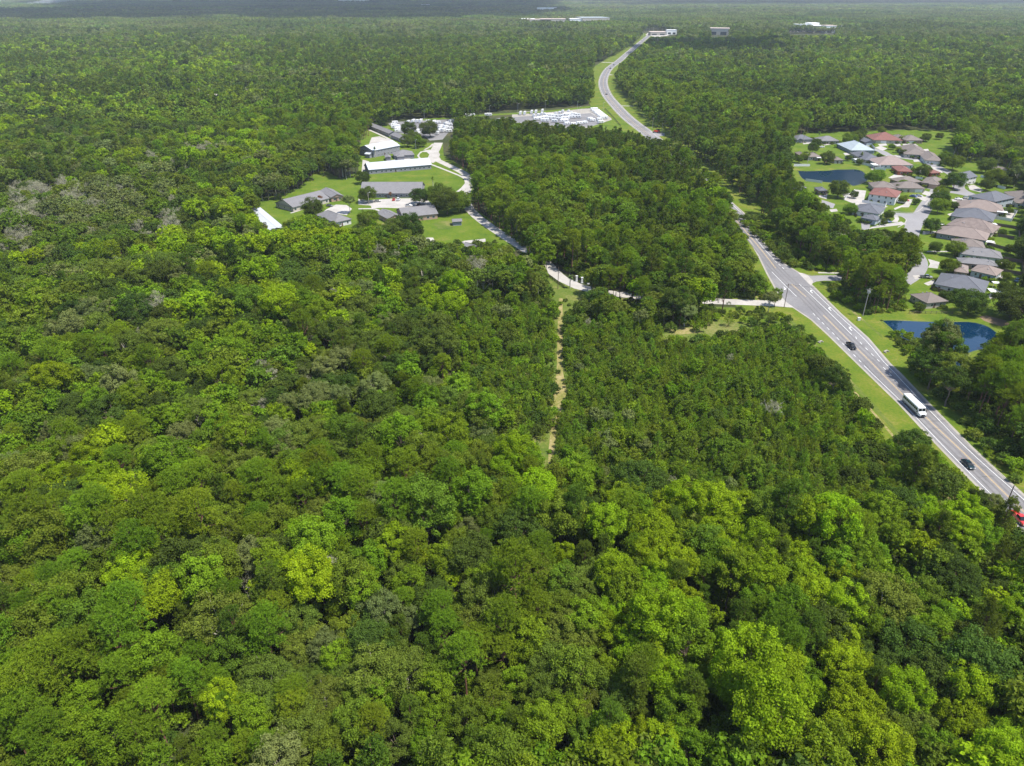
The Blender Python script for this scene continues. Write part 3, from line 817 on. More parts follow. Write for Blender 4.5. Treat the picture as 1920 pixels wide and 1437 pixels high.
def fieldnoise(x, y, seed, wl):
    r = np.random.default_rng(seed); o = np.zeros(len(x))
    for i in range(7):
        a = r.uniform(0, 6.28); f = 6.28 / (wl * r.uniform(.5, 1.6)); o += np.sin((x * np.cos(a) + y * np.sin(a)) * f + r.uniform(0, 6.28))
    return o / 2.0

def choose_species(u, v, rng, x, y):
    n = len(u)
    keys = np.array(SP_KEYS)
    P = np.zeros((n, len(keys)))
    ki = {k: i for i, k in enumerate(SP_KEYS)}
    # patchy large-scale variation in the mixed wood
    def setm(mask, d):
        row = np.zeros(len(keys))
        for k, w in d.items(): row[ki[k]] = w
        P[mask] = row / row.sum()
    setm(np.ones(n, bool), dict(mid=27, dark=26, olive=15, fresh=13, bright=5, yellow=1, greyish=7, pine=5, pinedark=9, dead=1.6))
    setm(v < 330, dict(mid=30, dark=26, olive=12, fresh=10, bright=4, yellow=1, greyish=6, pine=5, pinedark=12, dead=1))
    setm((v < 250) & (v > 60) & (u > 500) & (u < 1130), dict(pinedark=45, mid=20, fresh=12, pine=18, dark=8, greyish=3))
    setm(v < 75, dict(mid=22, dark=20, greyish=30, olive=22, pinedark=6))
    setm(inside(PINES_SW, u, v), dict(pine=26, olive=16, mid=20, dark=11, fresh=13, bright=6, greyish=4, yellow=1, pinedark=6, dead=2))
    setm(inside(BRIGHTZ, u, v), dict(bright=52, fresh=22, mid=8, dark=8, pine=2, pinedark=8, olive=5, yellow=3, greyish=1))
    setm(inside(YLEFT, u, v), dict(young=45, mid=16, fresh=14, dark=12, pinedark=8, greyish=5))
    setm(inside(YOUNG, u, v), dict(young=76, mid=7, fresh=7, dark=6, greyish=3, dead=1))
    setm(inside(DEADZ, u, v), dict(dead=75, greyish=22, mid=12, olive=14, dark=10))
    setm(inside(RIGHTB, u, v), dict(pine=30, mid=20, pinedark=34, fresh=10, dark=6))
    setm(inside(BLOCK, u, v), dict(pine=26, pinedark=40, mid=18, fresh=12, olive=4))
    setm(inside(BLOCKTOP, u, v), dict(pinedark=85, mid=15))
    setm(inside(EASTROAD, u, v), dict(pine=24, mid=28, pinedark=22, dark=16, fresh=10))
    setm(inside(POND, u, v), dict(pine=22, mid=24, pinedark=26, dark=20, olive=8))
    for i in range(len(keys)):
        P[:, i] *= np.exp(np.where(inside(BRIGHTZ, u, v) | inside(PINES_SW, u, v), .55, 1.0) * (1.1 * fieldnoise(x, y, 100 + i, 70) + np.where(v < 330, 1.35, .7) * fieldnoise(x, y, 200 + i, 330)))
    P /= P.sum(1, keepdims=True)
    c = np.cumsum(P, 1); r = rng.uniform(0, 1, n)[:, None]
    return np.minimum((r > c).sum(1), len(keys) - 1)

def blocked(x, y, h, rx):
    bad = np.zeros(len(x), bool)
    tests = []
    for fz in (0.02, 0.35, 0.62, 0.85, 1.0):
        tests.append((0, fz))
    for sx in (-.85, .85):
        tests += [(sx, 0.65), (sx * .6, .9)]
    pr = [proj(x + sx * rx, y, h * fz) for sx, fz in tests]
    for poly in OPEN:
        a = np.array(poly)
        for u, v in pr:
            bad |= inside(poly, u, v)
    return bad

def scatter(y0, y1, sp, seed, marg=32, left=None):
    rng = np.random.default_rng(seed)
    ys = np.arange(y0, y1, sp * 0.866)
    X = []; Y = []
    for i, yy in enumerate(ys):
        half = 0.735 * math.sqrt(yy ** 2 + CAM_H ** 2) * 1.02 + marg
        xs = np.arange(-half, half, sp) + (sp / 2 if i % 2 else 0)
        X.append(xs); Y.append(np.full(len(xs), yy))
    X = np.concatenate(X); Y = np.concatenate(Y)
    X = X + rng.uniform(-.42, .42, len(X)) * sp; Y = Y + rng.uniform(-.42, .42, len(Y)) * sp
    return X, Y, rng

def make_trees(y0, y1, sp, seed, hs=1.0):
    x, y, rng = scatter(y0, y1, sp, seed)
    u, v = proj(x, y, 10.0)
    k = choose_species(u, v, rng, x, y)
    hh = np.array([HGT[q] for q in SP_KEYS])[k]; rr = np.array([CRX[q] for q in SP_KEYS])[k]
    s = rng.normal(0.82, 0.19, len(x)).clip(0.45, 1.35) * hs * (1 + .08 * fieldnoise(x, y, 9, 120))
    # inside the young plantation other kinds stay small too
    yg = inside(YOUNG, u, v) | inside(YLEFT, u, v)
    notyoung = np.array([q != 'young' for q in SP_KEYS])[k]
    s = np.where(yg & notyoung, s * 0.5, s)
    s = np.where(inside(POND, u, v), s * 0.95, s)
    bad = blocked(x, y, hh * s, rr * s)
    # the verges on both sides of the highway stay mown for several metres
    E = [p for p in ER if p.y < 700]
    for i in range(len(E) - 1):
        a, b = E[i], E[i + 1]; dx, dy = b.x - a.x, b.y - a.y; L2 = dx * dx + dy * dy + 1e-9
        t = np.clip(((x - a.x) * dx + (y - a.y) * dy) / L2, 0, 1)
        bad |= np.hypot(x - a.x - t * dx, y - a.y - t * dy) < np.where(yg, 4, 9.0 + 2.0 * s)
    ok = ~bad
    return x[ok], y[ok], k[ok], s[ok], rng.uniform(0, 2 * np.pi, ok.sum()), (hh * s)[ok]

near = make_trees(40, 300, 5.15, 11)
# extra fill of young pines, planted closer together
fx, fy, frng = scatter(95, 300, 3.3, 12)
fu, fv = proj(fx, fy, 4.0)
m = (inside(YOUNG, fu, fv) & (frng.uniform(0, 1, len(fx)) < .72)) | (inside(YLEFT, fu, fv) & (frng.uniform(0, 1, len(fx)) < .5))
fx, fy = fx[m], fy[m]
fs = frng.normal(0.85, .17, len(fx)).clip(.45, 1.3)
ok = ~blocked(fx, fy, 6.8 * fs, 1.8 * fs)
fx, fy, fs = fx[ok], fy[ok], fs[ok]
near = tuple(np.concatenate([a, b]) for a, b in zip(near, (fx, fy, np.full(len(fx), SP_KEYS.index('young')), fs, frng.uniform(0, 6.28, len(fx)), 6.8 * fs)))
mid = make_trees(300, 720, 5.8, 13)
far = make_trees(720, 1500, 6.6, 14, 1.05)
far2 = make_trees(1500, 2600, 8.4, 15, 1.2)

# ------------------------------------------------------------------ instancing of the mass of forest
def gn_scatter(name, label, templates, idx, x, y, z, rot, scl):
    coll = bpy.data.collections.new(name + '_kinds')
    for i, me in enumerate(templates):
        o = bpy.data.objects.new('%s_%03d' % (name, i), me)
        coll.objects.link(o)
    n = len(x)
    pm = bpy.data.meshes.new(name + '_points')
    pm.vertices.add(n)
    co = np.stack([x, y, np.broadcast_to(z, n)], 1).astype(np.float32)
    pm.vertices.foreach_set('co', co.ravel())
    a = pm.attributes.new('pick', 'INT', 'POINT'); a.data.foreach_set('value', np.asarray(idx, np.int32))
    a = pm.attributes.new('turn', 'FLOAT_VECTOR', 'POINT')
    t = np.zeros((n, 3), np.float32); t[:, 2] = rot; a.data.foreach_set('vector', t.ravel())
    a = pm.attributes.new('size', 'FLOAT_VECTOR', 'POINT')
    sc = np.asarray(scl, np.float32)
    if sc.ndim == 1: sc = np.stack([sc, sc, sc], 1)
    a.data.foreach_set('vector', sc.astype(np.float32).ravel())
    for m in {m for me in templates for m in me.materials}: pass
    o = bpy.data.objects.new(name, pm); COL.objects.link(o)
    setp(o, label, 'trees', kind='stuff')
    ng = bpy.data.node_groups.new(name + '_nodes', 'GeometryNodeTree')
    ng.interface.new_socket('Geometry', in_out='INPUT', socket_type='NodeSocketGeometry')
    ng.interface.new_socket('Geometry', in_out='OUTPUT', socket_type='NodeSocketGeometry')
    N = ng.nodes; L = ng.links
    gi = N.new('NodeGroupInput'); go = N.new('NodeGroupOutput')
    ci = N.new('GeometryNodeCollectionInfo'); ci.inputs['Collection'].default_value = coll
    ci.inputs['Separate Children'].default_value = True; ci.inputs['Reset Children'].default_value = True
    ip = N.new('GeometryNodeInstanceOnPoints'); ip.inputs['Pick Instance'].default_value = True
    def na(nm, tp):
        q = N.new('GeometryNodeInputNamedAttribute'); q.data_type = tp; q.inputs['Name'].default_value = nm; return q.outputs['Attribute']
    L.new(gi.outputs[0], ip.inputs['Points']); L.new(ci.outputs[0], ip.inputs['Instance'])
    L.new(na('pick', 'INT'), ip.inputs['Instance Index'])
    L.new(na('turn', 'FLOAT_VECTOR'), ip.inputs['Rotation'])
    L.new(na('size', 'FLOAT_VECTOR'), ip.inputs['Scale'])
    L.new(ip.outputs[0], go.inputs[0])
    md = o.modifiers.new('scatter', 'NODES'); md.node_group = ng
    return o

_tmpl = {}
def templ(sp, lod):
    k = (sp, lod)
    if k not in _tmpl:
        _tmpl[k] = [joined('%s_%s' % (sp, lod), [m for m in pr if m is not None]) for pr in SPEC[sp][lod]]
    return _tmpl[k]

def mass(name, label, data, sel, lod, rng):
    x, y, k, s, r, h = (a[sel] for a in data)
    T = []; base = {}
    for sp in sorted(set(k.tolist())):
        base[sp] = (len(T), len(templ(SP_KEYS[sp], lod))); T += templ(SP_KEYS[sp], lod)
    idx = np.array([base[q][0] + rng.integers(base[q][1]) for q in k.tolist()])
    return gn_scatter(name, label, T, idx, x, y, 0.0, r, s * rng.uniform(.94, 1.06, len(s)))

# single trees: of each kind the 300 that show largest
KINDNAME = {'pine': 'pine_tree', 'pinedark': 'pine_tree', 'young': 'young_pine', 'dead': 'bare_tree', 'bright': 'broadleaf_tree', 'fresh': 'broadleaf_tree', 'yellow': 'broadleaf_tree', 'mid': 'broadleaf_tree', 'dark': 'oak_tree', 'olive': 'oak_tree', 'greyish': 'oak_tree'}
LOOK = {'pine': 'olive needled tall pine', 'pinedark': 'dark green tall pine',
        'young': 'small pointed young pine', 'dead': 'bare grey tree',
        'bright': 'lime green leafy tree', 'fresh': 'fresh green leafy tree', 'yellow': 'yellow-green leafy tree',
        'mid': 'mid green leafy tree', 'dark': 'dark green broad oak', 'olive': 'olive green wide flat-topped oak', 'greyish': 'grey-green mossy oak'}
def where(u, v):
    col = ['at the left edge', 'near the left edge', 'at far left', 'well left of centre', 'left of centre', 'just left of centre', 'just right of centre', 'right of centre', 'well right of centre', 'at far right', 'near the right edge', 'at the right edge'][int(min(11, max(0, u // 160)))]
    if v > 1370: row = 'at the very bottom'
    elif v > 1290: row = 'along the bottom'
    elif v > 1200: row = 'near the bottom'
    elif v > 1120: row = 'low in the foreground'
    elif v > 1040: row = 'in the foreground'
    elif v > 960: row = 'below the highway foot'
    elif v > 890: row = 'level with the highway foot'
    elif v > 820: row = 'level with the dark sedan'
    elif v > 730: row = 'level with the white bus'
    elif v > 650: row = 'level with the black pickup'
    elif v > 560: row = 'just below the concrete driveway'
    elif v > 430: row = 'level with the junction'
    else: row = 'in the far wood'
    return row, col
zone_names = [(BRIGHTZ, 'in the bright stand by the foot of the highway'), (YOUNG, 'in the young plantation left of the highway'),
              (YLEFT, 'left of the straw-coloured trail'), (BLOCK, 'between the driveway and the highway'),
              (EASTROAD, 'between the highway and the houses'), (POND, 'between the highway and the pond'), (DEADZ, 'in the grey bare patch')]
used = {}
rng = np.random.default_rng(5)
px, pv = proj(near[0], near[1], near[5] * .7)
dist = np.sqrt(near[0] ** 2 + near[1] ** 2 + (CAM_H - 8) ** 2)
size = near[5] / dist
vis = (px > 5) & (px < 1915) & (pv < 1432) & (pv > 0)
single = np.zeros(len(px), bool)
kn = np.array([KINDNAME[SP_KEYS[q]] for q in near[2]])
for nm in set(kn):
    c = np.where((kn == nm) & vis)[0]
    c = c[np.argsort(-size[c])][:300]
    single[c] = True
protos = {}
n_single = 0
_lab_count = {}
for i in np.where(single)[0]:
    sp = SP_KEYS[near[2][i]]
    var = int(rng.integers(len(SPEC[sp]['near'])))
    x, y, s, r, h = near[0][i], near[1][i], near[3][i], near[4][i], near[5][i]
    row, colm = where(px[i], pv[i])
    zn = None
    for poly, t in zone_names:
        if inside(poly, np.array([px[i]]), np.array([pv[i]]))[0]: zn = t; break
    hw = 'short ' if s < 0.86 else ('tall ' if s > 1.14 else '')
    look = LOOK[sp]
    if hw == 'short ' and 'tall ' in look: look = look.replace('tall ', '')
    if hw == 'tall ' and 'tall ' in look: hw = ''
    lab = hw + look + ' ' + row + ' ' + colm
    lab = ' '.join(lab.split()[:16])
    o = bpy.data.objects.new(KINDNAME[sp], None); COL.objects.link(o)
    o.location = (x, y, 0); o.rotation_euler = (0, 0, r); sc_ = s * rng.uniform(.95, 1.05); o.scale = (s, s, sc_)
    o['label'] = lab; o['category'] = 'tree'; o['group'] = {'pine_tree': 'tall pines of the wood', 'young_pine': 'young pines of the plantation', 'bare_tree': 'leafless trees of the wood', 'broadleaf_tree': 'leafy trees of the wood', 'oak_tree': 'oaks of the wood'}[KINDNAME[sp]]
    cr, tk = SPEC[sp]['near'][var]
    a = bpy.data.objects.new('crown', cr); COL.objects.link(a); a.parent = o
    b = bpy.data.objects.new('trunk', tk); COL.objects.link(b); b.parent = o
    n_single += 1
rest = ~single
kk = np.array([KINDNAME[SP_KEYS[q]] for q in near[2]])
dd = near[1]
for nm, lab in (('pine_tree', 'tall pines massed in the wood behind the nearest ones'), ('young_pine', 'young pines massed in the plantation left of the highway'),
                ('broadleaf_tree', 'leafy trees massed in the wood behind the nearest ones'), ('oak_tree', 'oaks massed in the wood behind the nearest ones')):
    sel = rest & (kk == nm)
    if sel.sum(): mass(nm.replace('_tree', '') + '_wood' if nm != 'young_pine' else 'young_pine_plantation', lab, near, sel, 'mid' if nm != 'young_pine' else 'mid', rng)
mass('mid_distance_forest', 'mixed forest around the compound and the houses', mid, np.ones(len(mid[0]), bool), 'mid', rng)
mass('far_forest', 'mixed forest beyond the compound and the houses', far, np.ones(len(far[0]), bool), 'far', rng)
mass('farther_forest', 'mixed forest out to the distant shops', far2, np.ones(len(far2[0]), bool), 'far', rng)

# undergrowth between the trunks
bx, by, brng = scatter(42, 420, 4.0, 21)
bu, bv = proj(bx, by, 1.0)
bs = brng.normal(1.0, .25, len(bx)).clip(.4, 1.7)
okb = ~blocked(bx, by, 2.6 * bs, 1.7 * bs)
bx, by, bs = bx[okb], by[okb], bs[okb]
bt = templ('bush', 'near')
gn_scatter('undergrowth', 'leafy bushes growing between the tree trunks', bt, brng.integers(len(bt), size=len(bx)), bx, by, 0.0, brng.uniform(0, 6.28, len(bx)), bs)

# forest beyond 2.6 km: pieces of canopy
def canopy_piece(seed, w, n, nleaf, ls, mix=0):
    rng = np.random.default_rng(seed)
    keys = ['mid', 'dark', 'olive', 'greyish', 'pinedark', 'fresh', 'pine']; pw = np.array([[22, 20, 18, 26, 8, 2, 4], [10, 8, 22, 52, 4, 2, 2], [24, 38, 8, 4, 24, 0, 2], [30, 12, 26, 10, 2, 10, 10]][mix]) / 100
    mats = [LEAF[k] for k in keys]
    V = []; T = []; MI = []
    k = rng.choice(len(keys), n, p=pw)
    for i in range(n):
        c = np.array([rng.uniform(-w / 2, w / 2), rng.uniform(-w / 2, w / 2), 0]); rx = rng.uniform(3.5, 6.5); hh = rng.uniform(9, 15)
        u = nrm(rng.normal(size=(nleaf, 3)) + [0, 0, .55])
        u[:, 2] = np.abs(u[:, 2]) * np.sign(u[:, 2] + .45)
        P = c + u * [rx, rx, 4.6] * rng.uniform(.8, 1.05, (nleaf, 1)) + [0, 0, hh]
        V.append(leaf_quads(P, nrm(u + .55 * rng.normal(size=(nleaf, 3))), ls, .85, rng))
        T.append(np.full(nleaf, rng.uniform(.75, 1.25)) * rng.uniform(.85, 1.15, nleaf)); MI.append(np.full(nleaf, k[i]))
    return npmesh('canopy', np.concatenate(V), 4, mats, np.concatenate(T), np.concatenate(MI))
pieces = [canopy_piece(s, 110, 150, 46, 1.75, s % 4) for s in range(8)]
X = []; Y = []; S = []
prng = np.random.default_rng(3)
for y0, y1, st, sx, sz in ((2640, 4600, 95, 1.0, 1.25), (4600, 8200, 190, 2.0, 1.5), (8200, 18000, 400, 4.2, 2.0)):
    yy = y0
    while yy < y1:
        half = .76 * yy + st
        xx = np.arange(-half, half, st); X.append(xx + prng.uniform(-.1, .1, len(xx)) * st); Y.append(np.full(len(xx), yy) + prng.uniform(-.1, .1, len(xx)) * st)
        S.append(np.tile([sx, sx, sz], (len(xx), 1)) * [1, 1, 1]); yy += st
X = np.concatenate(X); Y = np.concatenate(Y); S = np.concatenate(S); S[:, 2] *= prng.uniform(.8, 1.25, len(X))
def towns(x, y):
    u, v = proj(x, y, 0)
    return (((u > 975) & (u < 1055) & (v > 44) & (v < 53)) | ((u > 1070) & (u < 1136) & (v > 42) & (v < 52)) | ((u > 1200) & (u < 1275) & (v > 57) & (v < 68)))
okp = ~towns(X, Y)
gn_scatter('distant_forest', 'blue-green forest running to the horizon', pieces, (np.floor((fieldnoise(X[okp], Y[okp] * .45, 77, 900) * .9 + 2)).clip(0, 3).astype(int) + 4 * prng.integers(2, size=okp.sum())), X[okp], Y[okp], 0.0, prng.integers(4, size=okp.sum()) * math.pi / 2, S[okp])
# ------------------------------------------------------------------ building materials
def roof_mat(name, c, var=0.14):
    m, nt, out = newmat(name)
    p = nt.nodes.new('ShaderNodeBsdfPrincipled'); p.inputs['Roughness'].default_value = 0.85; p.inputs['Specular IOR Level'].default_value = 0.25
    a = noise(nt, 0.5, 4); b = noise(nt, 5.0, 3)
    mx = nt.nodes.new('ShaderNodeMath'); mx.operation = 'ADD'; nt.links.new(a.outputs['Fac'], mx.inputs[0]); nt.links.new(b.outputs['Fac'], mx.inputs[1])
    hf = nt.nodes.new('ShaderNodeMath'); hf.operation = 'MULTIPLY'; hf.inputs[1].default_value = .5; nt.links.new(mx.outputs[0], hf.inputs[0])
    r = ramp(nt, hf.outputs[0], [(0.35, tuple(x * (1 - var) for x in c)), (0.65, tuple(x * (1 + var) for x in c))])
    nt.links.new(r.outputs[0], p.inputs['Base Color']); nt.links.new(p.outputs[0], out.inputs[0]); return m
RM = {'brown': roof_mat('shingles_brown', (0.150, 0.126, 0.112)), 'tan': roof_mat('shingles_tan', (0.190, 0.152, 0.134)),
      'dkbrown': roof_mat('shingles_weathered_brown', (0.170, 0.135, 0.120), .3), 'slate': roof_mat('shingles_slate', (0.100, 0.104, 0.118)),
      'grey': roof_mat('shingles_grey', (0.150, 0.145, 0.148)), 'ltblue': roof_mat('roof_pale_blue_grey', (0.28, 0.32, 0.345)),
      'red': roof_mat('shingles_red', (0.165, 0.075, 0.062)), 'pink': roof_mat('shingles_pinkish', (0.225, 0.175, 0.158)),
      'white': roof_mat('roof_white_metal', (0.38, 0.40, 0.43), .08)}
WM = {'white': plain('wall_white', (0.55, 0.55, 0.54), .8, .06, .6), 'cream': plain('wall_cream', (0.40, 0.36, 0.30), .8, .06, .6),
      'grey': plain('wall_grey', (0.20, 0.20, 0.215), .8, .08, .6), 'blue': plain('wall_pale_blue', (0.34, 0.39, 0.43), .8, .06, .6),
      'brick': plain('wall_red_brick', (0.30, 0.085, 0.045), .85, .25, 3), 'tanb': plain('wall_tan_brick', (0.36, 0.24, 0.17), .85, .15, 2),
      'dkgrey': plain('wall_slate_grey', (0.22, 0.24, 0.27), .8, .08, .6)}
M['trim'] = plain('trim_white', (0.58, 0.58, 0.57), .6, .04)
M['glass'] = plain('window_glass', (0.03, 0.04, 0.05), .08, .2, 2, 0, .8)
M['garage'] = plain('garage_door_white', (0.66, 0.65, 0.62), .6, .05)
M['door'] = plain('door_dark', (0.10, 0.06, 0.05), .5, .1)
M['vinyl'] = plain('white_vinyl', (0.62, 0.62, 0.61), .5, .03)
M['wood'] = plain('weathered_wood', (0.14, 0.10, 0.08), .9, .3, 2)
M['pole'] = plain('utility_pole_grey', (0.32, 0.29, 0.26), .85, .2, 2)
M['metal'] = plain('galvanised_metal', (0.42, 0.43, 0.44), .45, .08, 2, .6)
M['black'] = plain('black_paint', (0.008, 0.009, 0.011), .35, .2, 1, 0, .35, .15)
M['rubber'] = plain('tyre_rubber', (0.018, 0.018, 0.018), .85, .2)
M['carglass'] = plain('car_glass', (0.010, 0.014, 0.016), .1, .2, 1, 0, .35)
M['lamp'] = plain('lamp_lens', (0.75, 0.76, 0.74), .2, .05, 1, 0, .7)
CARM = {'black': M['black'], 'dark': plain('car_dark_teal', (0.006, 0.020, 0.024), .3, .1, 1, 0, .35, .2), 'white': plain('car_white', (0.62, 0.62, 0.62), .3, .03, 1, 0, .5, .5),
        'silver': plain('car_silver', (0.42, 0.43, 0.45), .3, .05, 1, .5, .5, .5), 'red': plain('car_red', (0.50, 0.025, 0.015), .28, .05, 1, 0, .5, .7),
        'blue': plain('car_blue', (0.03, 0.07, 0.20), .28, .05, 1, .2, .5, .7), 'grey': plain('car_grey', (0.14, 0.145, 0.15), .3, .05, 1, .3, .5, .6)}

WIN = MB().box(-.55, .55, -.05, .03, -.65, .65, 0).mesh('window_frame', M['trim'])
PANE = MB().box(-.45, .45, -.07, 0, -.55, .55, 0).mesh('pane', M['glass'])
WINB = MB().box(-.85, .85, -.05, .03, -.65, .65, 0).mesh('window_frame_wide', M['trim'])
PANEB = MB().box(-.75, .75, -.07, 0, -.55, .55, 0).mesh('pane_wide', M['glass'])

def roof_mesh(w, d, ze, pitch, kind, ov=.5, th=.18):
    """over the rectangle 0..w, 0..d"""
    x0, x1, y0, y1 = -ov, w + ov, -ov, d + ov
    mb = MB(); long_x = (x1 - x0) >= (y1 - y0)
    s = min(x1 - x0, y1 - y0) / 2; zr = ze + s * pitch
    if long_x:
        e = s if kind == 'hip' else 0
        a = (x0 + e, (y0 + y1) / 2, zr); b = (x1 - e, (y0 + y1) / 2, zr)
    else:
        e = s if kind == 'hip' else 0
        a = ((x0 + x1) / 2, y0 + e, zr); b = ((x0 + x1) / 2, y1 - e, zr)
    c = [(x0, y0, ze), (x1, y0, ze), (x1, y1, ze), (x0, y1, ze)]
    def faces(off):
        V = [(p[0], p[1], p[2] - off) for p in c + [a, b]]
        if long_x: F = [(0, 1, 5, 4), (1, 2, 5), (2, 3, 4, 5), (3, 0, 4)]
        else: F = [(0, 1, 4), (1, 2, 5, 4), (2, 3, 5), (3, 0, 4, 5)]
        if kind == 'gable': F = [f for f in F if len(f) == 4]
        return V, F
    V, F = faces(0); mb.add(V, F)
    V2, F2 = faces(th); mb.add(V2, [f[::-1] for f in F2])
    for i in range(4):
        p, q = c[i], c[(i + 1) % 4]
        gable_end = kind == 'gable' and ((long_x and i in (1, 3)) or (not long_x and i in (0, 2)))
        if not gable_end:
            mb.add([p, q, (q[0], q[1], ze - th), (p[0], p[1], ze - th)], [(0, 3, 2, 1)])
        else:
            t = b if i in (1, 2) else a
            mb.add([p, t, (t[0], t[1], t[2] - th), (p[0], p[1], ze - th)], [(0, 1, 2, 3)])
            mb.add([t, q, (q[0], q[1], ze - th), (t[0], t[1], t[2] - th)], [(0, 1, 2, 3)])
    # soffit
    mb.add([(x0 + .05, y0 + .05, ze - th - .02), (x1 - .05, y0 + .05, ze - th - .02), (x1 - .05, y1 - .05, ze - th - .02), (x0 + .05, y1 - .05, ze - th - .02)], [(0, 3, 2, 1)])
    return mb, a, b, zr

def walls(mb, w, d, ze, kind, pitch, ov=.5):
    mb.box(0, w, 0, d, -.1, ze - .12)
    if kind == 'gable':
        if w >= d:
            h = (d / 2) * pitch
            for x, xx in ((0.0, .12), (w - .12, w)):
                mb.add([(x, 0, ze - .12), (x, d, ze - .12), (x, d / 2, ze + h - .1), (xx, 0, ze - .12), (xx, d, ze - .12), (xx, d / 2, ze + h - .1)], [(0, 2, 1), (3, 4, 5), (0, 3, 5, 2), (1, 2, 5, 4)])
        else:
            h = (w / 2) * pitch
            for y, yy in ((0.0, .12), (d - .12, d)):
                mb.add([(0, y, ze - .12), (w, y, ze - .12), (w / 2, y, ze + h - .1), (0, yy, ze - .12), (w, yy, ze - .12), (w / 2, yy, ze + h - .1)], [(0, 1, 2), (3, 5, 4), (0, 2, 5, 3), (1, 4, 5, 2)])

